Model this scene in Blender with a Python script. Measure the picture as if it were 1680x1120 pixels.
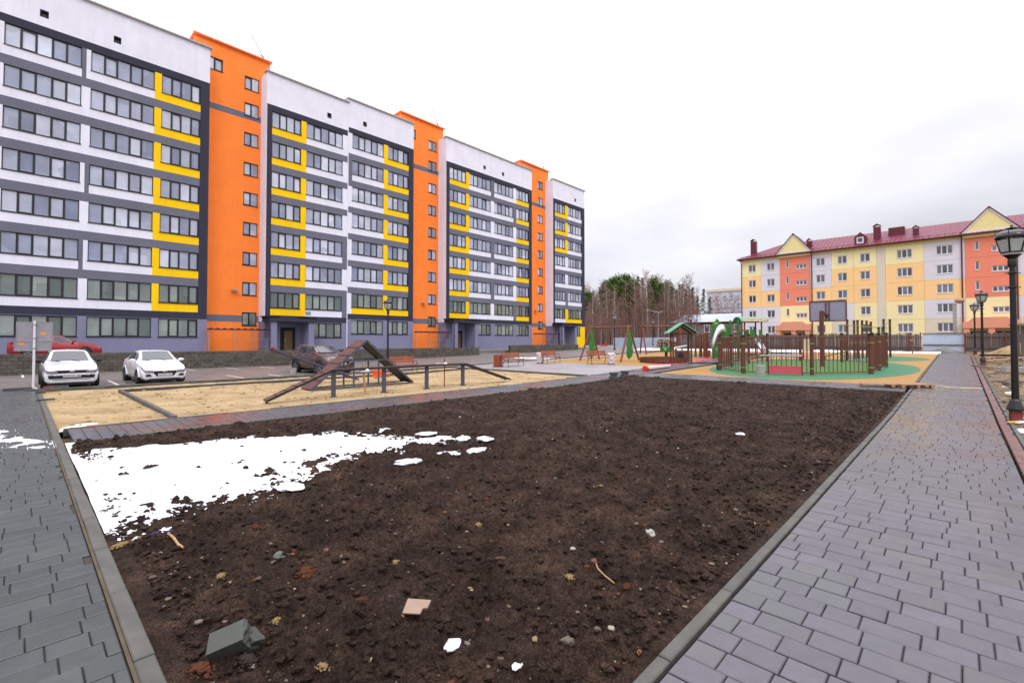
import bpy, bmesh, math, random
import numpy as np
from mathutils import Vector, Matrix
random.seed(7); np.random.seed(7)
for o in list(bpy.data.objects): bpy.data.objects.remove(o)
SC = bpy.context.scene; COL = SC.collection
R = math.radians
# ---------------------------------------------------------------- camera
CH = 1.85; FPX = 771.0; YAW = R(43.6); PIT = R(1.2)
cam = bpy.data.cameras.new('camera'); camo = bpy.data.objects.new('camera', cam); COL.objects.link(camo)
cam.sensor_width = 36; cam.lens = FPX/1680*36; cam.clip_start = .05; cam.clip_end = 3000
cam.shift_y = -18.1/1680
camo.location = (0, 0, CH); camo.rotation_euler = (R(90)+PIT, 0, YAW)
SC.camera = camo
# ---------------------------------------------------------------- world: Nishita sky under a full overcast
SUN_EL, SUN_AZ = R(48), R(125)          # azimuth clockwise from +Y
W = bpy.data.worlds.new('World'); SC.world = W; W.use_nodes = True
wn, wl = W.node_tree.nodes, W.node_tree.links
wn.clear()
def N(t, **k):
    n = wn.new(t)
    for a, b in k.items(): setattr(n, a, b)
    return n
wo = N('ShaderNodeOutputWorld'); bg = N('ShaderNodeBackground'); bg.inputs['Strength'].default_value = .1
sky = N('ShaderNodeTexSky', sky_type='NISHITA'); sky.sun_disc = False
sky.sun_elevation = SUN_EL; sky.sun_rotation = SUN_AZ
tc = N('ShaderNodeTexCoord'); sx = N('ShaderNodeSeparateXYZ'); wl.new(tc.outputs['Generated'], sx.inputs[0])
def wm(op, a, b=None):
    n = N('ShaderNodeMath', operation=op)
    for i, v in enumerate((a, b)):
        if v is None: continue
        if isinstance(v, (int, float)): n.inputs[i].default_value = v
        else: wl.new(v, n.inputs[i])
    return n.outputs[0]
zz = wm('MAXIMUM', sx.outputs['Z'], 0.0)
lum = wm('MULTIPLY', wm('ADD', wm('MULTIPLY', wm('POWER', zz, 1.6), 4.3), 1.0), 7.1)      # overcast: zenith three times the horizon
den = wm('ADD', zz, .22)
cb = N('ShaderNodeCombineXYZ'); wl.new(wm('DIVIDE', sx.outputs['X'], den), cb.inputs[0]); wl.new(wm('DIVIDE', sx.outputs['Y'], den), cb.inputs[1])
n1 = N('ShaderNodeTexNoise'); n1.inputs['Scale'].default_value = .75; n1.inputs['Detail'].default_value = 5; n1.inputs['Roughness'].default_value = .5
mpw = N('ShaderNodeMapping'); mpw.inputs['Location'].default_value = (3.1, 1.7, 0); wl.new(cb.outputs[0], mpw.inputs['Vector']); wl.new(mpw.outputs[0], n1.inputs['Vector'])
mr = N('ShaderNodeMapRange'); mr.inputs['From Min'].default_value = .3; mr.inputs['From Max'].default_value = .7
mr.inputs['To Min'].default_value = .7; mr.inputs['To Max'].default_value = 1.12
wl.new(n1.outputs['Fac'], mr.inputs['Value'])
lum2 = wm('MULTIPLY', lum, mr.outputs[0])
tint = N('ShaderNodeCombineColor')
wl.new(wm('MULTIPLY', lum2, .975), tint.inputs[0]); wl.new(wm('MULTIPLY', lum2, .968), tint.inputs[1]); wl.new(wm('MULTIPLY', lum2, 1.045), tint.inputs[2])
mx = N('ShaderNodeMix', data_type='RGBA'); mx.inputs['Factor'].default_value = .95
wl.new(sky.outputs[0], mx.inputs['A']); wl.new(tint.outputs[0], mx.inputs['B'])
wl.new(mx.outputs['Result'], bg.inputs['Color']); wl.new(bg.outputs[0], wo.inputs[0])
# ---------------------------------------------------------------- the veiled sun and the exposure
sl = bpy.data.lights.new('sun', 'SUN'); sl.energy = .8; sl.angle = R(18); sl.color = (1, .975, .95)
so = bpy.data.objects.new('sun', sl); COL.objects.link(so)
so.rotation_euler = (R(90)-SUN_EL, 0, math.pi-SUN_AZ); so.location = (20, -20, 60)
VS = SC.view_settings; VS.view_transform = 'Standard'; VS.look = 'None'; VS.gamma = 1; VS.exposure = .12; VS.use_curve_mapping = False

# ---------------------------------------------------------------- helpers: site geometry
def T(y):                       # the site rises gently away from the soil bed
    return .018*min(max(y-15, 0), 45)
_c, _s = math.cos(YAW), math.sin(YAW)
def ray(u, v):
    a = (u-840)/FPX; b = (541.9-v)/FPX
    f = Vector((-_s*math.cos(PIT), _c*math.cos(PIT), math.sin(PIT))); r = Vector((_c, _s, 0)); up = Vector((_s*math.sin(PIT), -_c*math.sin(PIT), math.cos(PIT)))
    return f + r*a + up*b
def gp(u, v, dz=0.0):           # survey: a point of the ground seen at u, v
    d = ray(u, v); lo, hi = .3, 400.0
    for _ in range(60):
        m = (lo+hi)/2; p = d*m
        if CH+p.z > T(p.y)+dz: lo = m
        else: hi = m
    p = d*lo
    return Vector((p.x, p.y, T(p.y)+dz))
def onX(u, v, X):
    d = ray(u, v); m = X/d.x; return (d.y*m, CH+d.z*m)
def onY(u, v, Y):
    d = ray(u, v); m = Y/d.y; return (d.x*m, CH+d.z*m)
# ---------------------------------------------------------------- helpers: materials
def S(r, g, b):
    f = lambda c: (c/255/12.92) if c/255 <= .04045 else ((c/255+.055)/1.055)**2.4
    return (f(r), f(g), f(b))
class NT:
    def __init__(s, name):
        s.m = bpy.data.materials.new(name); s.m.use_nodes = True
        s.t = s.m.node_tree; s.p = s.t.nodes['Principled BSDF']; s.tc = s.t.nodes.new('ShaderNodeTexCoord')
    def n(s, t, **k):
        q = s.t.nodes.new(t)
        for a, b in k.items(): setattr(q, a, b)
        return q
    def l(s, a, b): s.t.links.new(a, b)
    def set(s, sock, v):
        if isinstance(v, (int, float)): sock.default_value = v
        elif isinstance(v, tuple): sock.default_value = v if len(v) == 4 else (*v, 1) if sock.type == 'RGBA' else v
        else: s.l(v, sock)
    def math(s, op, a, b=0.0):
        q = s.n('ShaderNodeMath', operation=op); s.set(q.inputs[0], a); s.set(q.inputs[1], b); return q.outputs[0]
    def noise(s, sc, det=4, rough=.55, vec=None, out='Fac', stretch=None):
        q = s.n('ShaderNodeTexNoise'); q.inputs['Scale'].default_value = sc; q.inputs['Detail'].default_value = det; q.inputs['Roughness'].default_value = rough
        v = vec or s.tc.outputs['Object']
        if stretch:
            mp = s.n('ShaderNodeMapping'); mp.inputs['Scale'].default_value = stretch; s.l(v, mp.inputs['Vector']); v = mp.outputs[0]
        s.l(v, q.inputs['Vector']); return q.outputs[out]
    def mr(s, v, a, b, c, d):
        q = s.n('ShaderNodeMapRange'); s.set(q.inputs[0], v)
        for i, w in enumerate((a, b, c, d)): q.inputs[i+1].default_value = w
        return q.outputs[0]
    def mix(s, f, a, b, mode='MIX'):
        q = s.n('ShaderNodeMix', data_type='RGBA', blend_type=mode); s.set(q.inputs['Factor'], f); s.set(q.inputs['A'], a); s.set(q.inputs['B'], b); return q.outputs['Result']
    def ramp(s, v, stops):
        q = s.n('ShaderNodeValToRGB'); s.l(v, q.inputs[0]); e = q.color_ramp.elements
        e[0].position, e[0].color = stops[0][0], (*stops[0][1], 1); e[1].position, e[1].color = stops[-1][0], (*stops[-1][1], 1)
        for p_, c_ in stops[1:-1]: k = e.new(p_); k.color = (*c_, 1)
        return q.outputs[0]
    def rnd(s):         # one number per piece, single or joined
        a = s.n('ShaderNodeNewGeometry').outputs['Random Per Island']; b = s.n('ShaderNodeObjectInfo').outputs['Random']
        return s.math('FRACT', s.math('ADD', a, b))
    def bump(s, h, st=.3, dist=.02):
        q = s.n('ShaderNodeBump'); q.inputs['Strength'].default_value = st; q.inputs['Distance'].default_value = dist
        s.l(h, q.inputs['Height']); s.l(q.outputs[0], s.p.inputs['Normal'])
    def fin(s, col, rough=.6, metal=0.0, spec=.5):
        s.set(s.p.inputs['Base Color'], col); s.set(s.p.inputs['Roughness'], rough); s.p.inputs['Metallic'].default_value = metal
        s.p.inputs['Specular IOR Level'].default_value = spec
        return s.m
def mat(name, col, rough=.6, var=.12, scale=3, bump=.0, bscale=60, metal=0.0, spec=.5, piece=0.0, dirt=0.0):
    k = NT(name)
    v = k.mr(k.noise(scale, 5), .25, .75, 1-var, 1+var)
    if piece: v = k.math('MULTIPLY', v, k.mr(k.rnd(), 0, 1, 1-piece, 1+piece))
    c = k.n('ShaderNodeVectorMath', operation='SCALE'); c.inputs[0].default_value = col; k.l(v, c.inputs['Scale'])
    o = c.outputs[0]
    if dirt: o = k.mix(k.mr(k.noise(scale*.6, 6, .65), .5, .8, 0, dirt), o, S(110, 98, 84))
    if bump: k.bump(k.noise(bscale, 6, .6), bump)
    return k.fin(o, k.mr(k.noise(scale*2, 3), .3, .7, max(rough-.08, .02), min(rough+.08, 1)), metal, spec)
M = {}
# ---------------------------------------------------------------- helpers: meshes and objects
class MB:
    def __init__(s): s.v = []; s.f = []
    def add(s, vs, fs):
        o = len(s.v); s.v += [tuple(p) for p in vs]; s.f += [tuple(i+o for i in f) for f in fs]; return s
    def box(s, x0, x1, y0, y1, z0, z1):
        return s.add([(x0,y0,z0),(x1,y0,z0),(x1,y1,z0),(x0,y1,z0),(x0,y0,z1),(x1,y0,z1),(x1,y1,z1),(x0,y1,z1)],
                     [(0,3,2,1),(4,5,6,7),(0,1,5,4),(1,2,6,5),(2,3,7,6),(3,0,4,7)])
    def cbox(s, x0, x1, y0, y1, z0, z1, c=.01):      # box with chamfered upper edges
        return s.add([(x0,y0,z0),(x1,y0,z0),(x1,y1,z0),(x0,y1,z0),(x0,y0,z1-c),(x1,y0,z1-c),(x1,y1,z1-c),(x0,y1,z1-c),
                      (x0+c,y0+c,z1),(x1-c,y0+c,z1),(x1-c,y1-c,z1),(x0+c,y1-c,z1)],
                     [(0,1,5,4),(1,2,6,5),(2,3,7,6),(3,0,4,7),(4,5,9,8),(5,6,10,9),(6,7,11,10),(7,4,8,11),(8,9,10,11)])
    def frame(s, p, q, up=(0,0,1)):
        d = (Vector(q)-Vector(p)); L = d.length; d.normalize(); u = Vector(up)
        if abs(d.dot(u)) > .99: u = Vector((0,1,0))
        a = d.cross(u).normalized(); return d, a, a.cross(d).normalized(), L
    def bar(s, p, q, w, h=None, up=(0,0,1)):         # rectangular bar p->q
        h = h or w; d, a, b, L = s.frame(p, q, up); p, q = Vector(p), Vector(q)
        vs = [e+a*i*w/2+b*j*h/2 for e in (p, q) for i, j in ((-1,-1),(1,-1),(1,1),(-1,1))]
        return s.add(vs, [(3,2,1,0),(4,5,6,7),(0,1,5,4),(1,2,6,5),(2,3,7,6),(3,0,4,7)])
    def tube(s, p, q, r0, r1=None, n=8, cap=True):
        r1 = r0 if r1 is None else r1; d, a, b, L = s.frame(p, q); p, q = Vector(p), Vector(q)
        an = [2*math.pi*i/n for i in range(n)]
        vs = [p+(a*math.cos(t)+b*math.sin(t))*r0 for t in an]+[q+(a*math.cos(t)+b*math.sin(t))*r1 for t in an]
        fs = [(i, (i+1) % n, n+(i+1) % n, n+i) for i in range(n)]
        if cap: fs += [tuple(range(n))[::-1], tuple(range(n, 2*n))]
        return s.add(vs, fs)
    def path(s, pts, r, n=6):
        for a, b in zip(pts, pts[1:]): s.tube(a, b, r, r, n)
        return s
    def lathe(s, prof, c=(0,0,0), n=16, ph=0):
        vs = [(c[0]+r*math.cos(2*math.pi*i/n+ph), c[1]+r*math.sin(2*math.pi*i/n+ph), c[2]+z) for r, z in prof for i in range(n)]
        fs = [(k*n+i, k*n+(i+1) % n, (k+1)*n+(i+1) % n, (k+1)*n+i) for k in range(len(prof)-1) for i in range(n)]
        fs += [tuple(range(n))[::-1], tuple((len(prof)-1)*n+i for i in range(n))]
        return s.add(vs, fs)
    def prism(s, poly, axis, a, b):                  # 2-D polygon extruded along an axis from a to b
        n = len(poly); m = {'x': lambda p, t: (t, p[0], p[1]), 'y': lambda p, t: (p[0], t, p[1]), 'z': lambda p, t: (p[0], p[1], t)}[axis]
        return s.add([m(p, a) for p in poly]+[m(p, b) for p in poly], [tuple(range(n))[::-1], tuple(range(n, 2*n))]+[(i, (i+1) % n, n+(i+1) % n, n+i) for i in range(n)])
    def mesh(s, name='mesh', smooth=None):
        me = bpy.data.meshes.new(name); me.from_pydata(s.v, [], s.f)
        bm = bmesh.new(); bm.from_mesh(me); bmesh.ops.recalc_face_normals(bm, faces=bm.faces); bm.to_mesh(me); bm.free()
        if smooth is not None:
            me.polygons.foreach_set('use_smooth', [True]*len(me.polygons)); me.set_sharp_from_angle(angle=R(smooth))
        return me
    def build(s, name, m, parent=None, world=False, smooth=None):
        return obj(name, s.mesh(name, smooth), m, parent, world)
def obj(name, me, m, parent=None, world=False):
    if m is not None and not me.materials: me.materials.append(M[m] if isinstance(m, str) else m)
    o = bpy.data.objects.new(name, me); COL.objects.link(o)
    if parent is not None:
        o.parent = parent
        if world: o.location = -parent.location
    return o
def tag(o, label=None, cat=None, group=None, kind=None):
    for k, v in (('label', label), ('category', cat), ('group', group), ('kind', kind)):
        if v: o[k] = v
    return o
def thing(name, label, cat, loc=(0,0,0), rz=0, group=None):
    o = bpy.data.objects.new(name, None); COL.objects.link(o); o.empty_display_size = .2
    o.location = loc; o.rotation_euler = (0, 0, rz); return tag(o, label, cat, group)
def dup(o, parent=None, loc=None, rz=None, label=None, scale=None):
    c = o.copy(); COL.objects.link(c)
    if parent is not None: c.parent = parent
    for ch in list(o.children): dup(ch, c)
    if loc is not None: c.location = loc
    if rz is not None: c.rotation_euler = (0, 0, rz)
    if scale is not None: c.scale = (scale,)*3
    if label: c['label'] = label
    return c
def fbm(x, y, sc, octv=4, seed=0, gain=.5):          # smooth value noise, numpy arrays, about -1..1
    out = np.zeros_like(x); amp = 1; tot = 0
    for k in range(octv):
        rs = np.random.RandomState(seed*17+k); g = rs.uniform(-1, 1, (256, 256))
        X, Y = x*sc+rs.uniform(0, 200), y*sc+rs.uniform(0, 200)
        xi, yi = np.floor(X).astype(int), np.floor(Y).astype(int); fx, fy = X-xi, Y-yi
        fx = fx*fx*(3-2*fx); fy = fy*fy*(3-2*fy); a, b = xi & 255, (xi+1) & 255; c, d = yi & 255, (yi+1) & 255
        out += amp*((g[a,c]*(1-fx)+g[b,c]*fx)*(1-fy)+(g[a,d]*(1-fx)+g[b,d]*fx)*fy); tot += amp; amp *= gain; sc *= 2.03
    return out/tot
def grid(name, xs, ys, hf, m, smooth=True, keep=None, hard=None):   # height field on a rectilinear grid
    X, Y = np.meshgrid(xs, ys, indexing='ij'); Z = hf(X, Y); nx, ny = X.shape
    idx = np.arange(nx*ny).reshape(nx, ny)
    q = np.stack([idx[:-1,:-1], idx[1:,:-1], idx[1:,1:], idx[:-1,1:]], -1).reshape(-1, 4)
    if keep is not None:
        K = keep(X, Y, Z); kk = (K[:-1,:-1] | K[1:,:-1] | K[1:,1:] | K[:-1,1:]).reshape(-1)
        if hard is not None: H = hard(X, Y); kk &= (H[:-1,:-1] & H[1:,:-1] & H[1:,1:] & H[:-1,1:]).reshape(-1)
        q = q[kk]
    co = np.stack([X, Y, Z], -1).reshape(-1, 3)
    used = np.unique(q); rem = np.zeros(nx*ny, int); rem[used] = np.arange(len(used)); q = rem[q]; co = co[used]
    me = bpy.data.meshes.new(name); me.vertices.add(len(co)); me.vertices.foreach_set('co', co.ravel().astype(np.float32))
    me.loops.add(q.size); me.loops.foreach_set('vertex_index', q.ravel().astype(np.int32))
    me.polygons.add(len(q)); me.polygons.foreach_set('loop_start', np.arange(0, q.size, 4, dtype=np.int32))
    me.update(calc_edges=True); me.validate()
    if smooth: me.polygons.foreach_set('use_smooth', [True]*len(me.polygons))
    return obj(name, me, m)
def Tn(Y): return .018*np.clip(Y-15, 0, 45)
def graded(a, b, d0, d1):      # coordinates from a to b, step growing d0 -> d1
    out = [a]; sg = 1 if b > a else -1
    while (b-out[-1])*sg > 0:
        t = abs(out[-1]-a)/abs(b-a); out.append(out[-1]+sg*(d0+(d1-d0)*t))
    out[-1] = b
    return np.array(sorted(out))
# ================================================================ materials
def m_paver(name, base, ochre=False):
    k = NT(name); pos = k.n('ShaderNodeNewGeometry').outputs['Position']; r = k.rnd()
    v = k.mr(r, 0, 1, .86, 1.1); v = k.math('MULTIPLY', v, k.mr(k.noise(9, 6, .65, pos), .3, .7, .86, 1.12))
    sc = k.n('ShaderNodeVectorMath', operation='SCALE'); sc.inputs[0].default_value = base; k.l(v, sc.inputs['Scale']); c = sc.outputs[0]
    grn = k.mr(k.math('FRACT', k.math('MULTIPLY', r, 7.3)), .62, .9, 0, .5)
    c = k.mix(grn, c, S(76, 75, 73) if ochre else S(58, 60, 54))                                  # some stones of a greener cast mix
    if ochre:
        sp = k.n('ShaderNodeSeparateXYZ'); k.l(pos, sp.inputs[0]); X, Y = sp.outputs[0], sp.outputs[1]
        q = k.math('FRACT', k.math('MULTIPLY', r, 13.7))
        band = lambda a, lo, hi: k.math('MULTIPLY', k.mr(a, lo-.4, lo+.3, 0, 1), k.mr(a, hi-.3, hi+.4, 1, 0))
        oc = k.math('MULTIPLY', k.math('MULTIPLY', band(Y, 11, 24), band(X, -1.3, -.2)), k.mr(q, .45, .6, 0, .6))
        rd = k.math('MULTIPLY', k.math('MULTIPLY', k.mr(Y, 9, 14, 0, 1), band(X, .1, .8)), k.mr(q, .5, .7, 0, .5))
        r2 = k.math('MULTIPLY', k.math('MULTIPLY', band(X, -13.5, -11.4), k.mr(k.noise(.35, 2, .5, pos), .52, .6, 0, .75)), k.mr(q, .2, .4, 0, 1))
        c = k.mix(oc, c, S(100, 86, 68)); c = k.mix(rd, c, S(98, 66, 62)); c = k.mix(r2, c, S(106, 66, 56))
    c = k.mix(k.mr(k.noise(1.3, 7, .7, pos), .55, .75, 0, .45), c, S(92, 87, 81))   # dust
    wet = k.mr(k.noise(.8, 4, .6, pos), .4, .65, .2, .42)
    k.bump(k.noise(160, 4, .6, pos), .12, .004)
    return k.fin(c, wet)
M['paver'] = m_paver('grey_paver', S(77, 74, 81), True)
M['paver_dark'] = m_paver('dark_grey_paver', S(62, 65, 64))
M['paver_red'] = mat('red_paver', S(96, 58, 53), .42, .25, 8, .1, 120, piece=.25, dirt=.4)
M['joint'] = mat('joint_sand', S(48, 44, 40), .9, .3, 20)
M['joint_dust'] = mat('dusty_joint', S(80, 68, 50), .95, .35, 6, .5, 60)
M['kerb'] = mat('kerb_concrete', S(74, 73, 68), .75, .22, 7, .3, 90, piece=.1, dirt=.4)
M['kerb_dark'] = mat('dark_kerb_rubber', S(62, 64, 66), .7, .2, 7, .2, 90, piece=.1, dirt=.4)
def m_soil():
    k = NT('wet_soil'); pos = k.n('ShaderNodeNewGeometry').outputs['Position']
    c = k.ramp(k.noise(2.2, 8, .7, pos), [(.3, S(29, 20, 16)), (.46, S(49, 36, 29)), (.6, S(66, 50, 41)), (.78, S(92, 71, 58))])
    c = k.mix(k.mr(k.noise(1.7, 6, .75, pos), .62, .74, 0, .5), c, S(88, 50, 30))
    c = k.mix(k.mr(k.noise(.35, 4, .6, pos), .4, .68, 0, .5), c, S(30, 19, 14))       # damp parts     # peat-red crumbs
    c = k.mix(k.mr(k.noise(5, 5, .7, pos), .66, .74, 0, .45), c, S(92, 76, 58))       # sand worked into the soil
    fv = k.n('ShaderNodeVectorMath', operation='SCALE'); k.l(c, fv.inputs[0]); k.l(k.math('MULTIPLY', k.mr(k.noise(21, 5, .7, pos), .34, .68, .55, 1.5), k.mr(k.noise(95, 3, .6, pos), .35, .66, .45, 1.75)), fv.inputs['Scale']); c = fv.outputs[0]
    vo = k.n('ShaderNodeTexVoronoi'); vo.inputs['Scale'].default_value = 26; k.l(pos, vo.inputs['Vector'])
    bw = k.n('ShaderNodeRGBToBW'); k.l(vo.outputs['Color'], bw.inputs[0])
    sp = k.math('MULTIPLY', k.mr(vo.outputs['Distance'], .16, .22, 1, 0), k.mr(bw.outputs[0], .86, .9, 0, .8))
    c = k.mix(sp, c, S(130, 118, 102))
    vo2 = k.n('ShaderNodeTexVoronoi'); vo2.inputs['Scale'].default_value = 45; k.l(pos, vo2.inputs['Vector'])
    k.bump(k.math('ADD', k.noise(70, 6, .7, pos), k.math('MULTIPLY', vo2.outputs['Distance'], .5)), .9, .03)
    return k.fin(c, k.mr(k.noise(12, 3, .5, pos), .35, .65, .7, 1), 0, .12)
M['soil'] = m_soil()
M['clod'] = mat('soil_clod', S(36, 24, 18), .85, .3, 9, .6, 60, piece=.45, spec=.3)
def m_pebble():
    k = NT('mixed_pebbles'); c = k.ramp(k.rnd(), [(.0, S(96, 88, 78)), (.25, S(118, 100, 72)), (.45, S(70, 66, 62)), (.6, S(98, 62, 40)), (.75, S(88, 94, 88)), (.88, S(132, 112, 80)), (1, S(150, 146, 140))])
    k.bump(k.noise(40, 5, .6), .3, .01); return k.fin(c, .8, 0, .25)
M['pebble'] = m_pebble()
M['peat'] = mat('peat_lump', S(80, 45, 27), .95, .35, 14, .8, 50, spec=.2)
M['sandlump'] = mat('sand_lump', S(132, 110, 74), .95, .25, 14, .8, 70, spec=.2)
def m_sand():
    k = NT('yellow_sand'); pos = k.n('ShaderNodeNewGeometry').outputs['Position']
    c = k.ramp(k.noise(.8, 8, .65, pos), [(.3, S(124, 103, 74)), (.5, S(158, 135, 100)), (.7, S(174, 152, 116))])
    c = k.mix(k.mr(k.noise(3.1, 6, .75, pos), .58, .72, 0, .6), c, S(92, 77, 58))
    c = k.mix(k.mr(k.noise(11, 5, .7, pos), .62, .7, 0, .5), c, S(84, 70, 54))
    k.bump(k.noise(38, 7, .75, pos), .7, .03)
    return k.fin(c, .95, 0, .2)
M['sand'] = m_sand()
M['snow'] = mat('old_snow', (.74, .75, .78), .6, .1, 6, .5, 22)
def m_ground():
    k = NT('bare_ground'); pos = k.n('ShaderNodeNewGeometry').outputs['Position']
    c = k.ramp(k.noise(.5, 8, .7, pos), [(.32, S(72, 60, 48)), (.5, S(104, 90, 70)), (.66, S(132, 114, 88)), (.8, S(92, 88, 82))])
    k.bump(k.noise(9, 8, .75, pos), 1, .12); return k.fin(c, .95, 0, .2)
M['ground'] = m_ground()
def m_rubble():
    k = NT('rubble_earth'); pos = k.n('ShaderNodeNewGeometry').outputs['Position']
    c = k.ramp(k.noise(1.6, 8, .72, pos), [(.3, S(62, 52, 44)), (.46, S(112, 96, 74)), (.6, S(142, 122, 92)), (.72, S(120, 112, 104)), (.85, S(160, 150, 138))])
    k.bump(k.noise(16, 7, .75, pos), 1, .08); return k.fin(c, .95, 0, .2)
M['rubble'] = m_rubble()
def m_bricks(name, c1, c2, mo, w, h, rot=0):
    k = NT(name); pos = k.n('ShaderNodeNewGeometry').outputs['Position']
    mp = k.n('ShaderNodeMapping'); mp.inputs['Rotation'].default_value = (0, 0, rot); k.l(pos, mp.inputs['Vector'])
    b = k.n('ShaderNodeTexBrick'); k.l(mp.outputs[0], b.inputs['Vector'])
    b.inputs['Color1'].default_value = (*c1, 1); b.inputs['Color2'].default_value = (*c2, 1); b.inputs['Mortar'].default_value = (*mo, 1)
    b.inputs['Scale'].default_value = 1; b.inputs['Mortar Size'].default_value = .008; b.inputs['Brick Width'].default_value = w; b.inputs['Row Height'].default_value = h
    c = k.mix(k.mr(k.noise(.35, 7, .65, pos), .35, .7, 0, .6), b.outputs['Color'], S(118, 104, 96))
    c = k.mix(k.mr(k.noise(.16, 3, .5, pos), .55, .66, 0, .4), c, S(138, 96, 86))
    return k.fin(c, k.mr(k.noise(.5, 4, .6, pos), .35, .65, .35, .7))
M['parking'] = m_bricks('parking_pavers', S(88, 84, 84), S(108, 102, 98), S(60, 56, 54), .25, .2, R(90))
M['plaza'] = m_bricks('plaza_pavers', S(132, 128, 132), S(146, 142, 144), S(104, 100, 100), .3, .2)  # tone raised so the colour itself carries the wet sheen
M['terrace'] = mat('terrace_paving', S(104, 100, 98), .7, .2, 1)
M['ochre'] = mat('ochre_rubber', S(146, 106, 42), .75, .12, 2, .3, 200, dirt=.2)
M['green_rubber'] = mat('green_rubber', S(40, 100, 66), .75, .12, 2, .3, 200)
M['red_rubber'] = mat('red_rubber', S(164, 52, 58), .75, .12, 2, .3, 200)
M['turf'] = mat('artificial_turf', S(60, 98, 34), .9, .2, 6, .6, 150)
M['line'] = mat('white_road_paint', S(190, 188, 188), .6, .15, 6, dirt=.4)
# buildings
def m_stucco(name, c, var=.06, dirt=.2):
    k = NT(name); pos = k.n('ShaderNodeNewGeometry').outputs['Position']
    v = k.math('MULTIPLY', k.mr(k.noise(.7, 5, .6, pos), .3, .7, 1-var, 1+var), k.mr(k.noise(.9, 4, .6, pos, stretch=(3, 3, .25)), .3, .7, 1-var*.7, 1+var*.7))
    sc = k.n('ShaderNodeVectorMath', operation='SCALE'); sc.inputs[0].default_value = c; k.l(v, sc.inputs['Scale'])
    o = k.mix(k.mr(k.noise(2.2, 5, .65, pos, stretch=(1, 1, .12)), .62, .8, 0, dirt), sc.outputs[0], S(120, 112, 110))
    k.bump(k.noise(55, 4, .6, pos), .25, .01); return k.fin(o, .85, 0, .25)
for n, c in dict(white=(224,224,236), yellow=(244,198,8), orange=(250,134,56), dark=(54,54,68), mid=(106,107,121), base=(124,124,150),
                 fyellow=(238,223,170), forange=(246,202,140), fwhite=(214,210,216), fcoral=(232,136,110), fcream=(212,202,182), ffrieze=(228,212,150), fcanopy=(220,150,124)).items():
    M[n] = m_stucco(n+'_stucco', S(*c), .03 if n[0] == 'f' else .05, .06 if n[0] == 'f' else .16)
M['soffit'] = mat('grey_capping', S(170, 168, 172), .5, .08)
M['ocap'] = mat('orange_capping', S(230, 112, 48), .5, .08)
M['frame'] = mat('anthracite_frame', S(28, 28, 35), .45, .08)
M['pvc'] = mat('white_pvc', S(214, 212, 214), .4, .05)
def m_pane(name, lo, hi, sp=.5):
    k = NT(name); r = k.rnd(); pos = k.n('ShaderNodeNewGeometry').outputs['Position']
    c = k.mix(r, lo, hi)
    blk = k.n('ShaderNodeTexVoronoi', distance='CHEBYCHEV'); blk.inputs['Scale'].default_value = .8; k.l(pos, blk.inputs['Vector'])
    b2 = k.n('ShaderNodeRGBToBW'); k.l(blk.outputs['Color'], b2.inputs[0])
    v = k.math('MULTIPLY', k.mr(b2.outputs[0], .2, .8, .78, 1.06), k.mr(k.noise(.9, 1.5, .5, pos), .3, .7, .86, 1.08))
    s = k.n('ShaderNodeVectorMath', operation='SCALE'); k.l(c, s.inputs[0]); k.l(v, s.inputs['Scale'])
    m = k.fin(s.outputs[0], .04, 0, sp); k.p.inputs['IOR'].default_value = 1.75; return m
M['pane'] = m_pane('window_glass', S(126, 134, 160), S(204, 209, 226))  # opaque; pale blue base stands in for the reflected bright sky
M['pane_low'] = m_pane('ground_floor_glass', S(86, 98, 94), S(146, 156, 150))  # opaque; darker green base stands in for reflected trees
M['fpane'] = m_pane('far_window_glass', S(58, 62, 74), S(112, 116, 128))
M['black'] = mat('interior_shade_black', S(20, 20, 22), .7)  # shade inside openings, painted as plain black
M['door'] = mat('brown_door', S(112, 86, 50), .5)
M['block'] = mat('split_face_block', S(84, 78, 70), .9, .3, 5, .8, 25, piece=.28, dirt=.35)
M['roof'] = mat('burgundy_roof_metal', S(106, 30, 52), .5, .1, 1.5, spec=.3)
M['roof_dark'] = mat('burgundy_dark_metal', S(92, 20, 36), .4, .1)
M['galv'] = mat('galvanised_steel', S(150, 152, 158), .4, .1, metal=.5)
# objects
M['iron'] = mat('black_painted_iron', S(14, 14, 17), .38, .2, 12, .05)
M['ironcap'] = mat('black_enamel_dome', S(30, 26, 40), .22, .1)
M['lampglass'] = mat('lantern_glass', S(158, 164, 160), .08, .15, 14, spec=.8)
M['redprimer'] = mat('red_primer', S(112, 40, 36), .7, .2, 10, dirt=.3)
M['steel'] = mat('blue_grey_steel', S(70, 74, 88), .45, .12, 8, dirt=.15)
M['ply'] = mat('brown_film_ply', S(84, 48, 42), .55, .15, 8, .1, 60, dirt=.15)
M['dark_ply'] = mat('black_underside', S(34, 32, 34), .6, .15, 8)
def m_wood(name, c, s=1.0):
    k = NT(name); r = k.rnd()
    g = k.noise(5*s, 6, .6, stretch=(1, 1, .12)); v = k.math('MULTIPLY', k.mr(g, .3, .7, .72, 1.2), k.mr(r, 0, 1, .85, 1.15))
    q = k.n('ShaderNodeVectorMath', operation='SCALE'); q.inputs[0].default_value = c; k.l(v, q.inputs['Scale']); k.bump(g, .2, .01)
    return k.fin(q.outputs[0], .6)
M['wood'] = m_wood('brown_timber', S(112, 60, 36)); M['wood2'] = m_wood('dark_brown_timber', S(94, 50, 36)); M['benchwood'] = m_wood('bench_slat_timber', S(140, 68, 40))
M['rawwood'] = m_wood('raw_pine', S(158, 122, 84)); M['oldwood'] = m_wood('weathered_boards', S(92, 80, 76))
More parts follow.
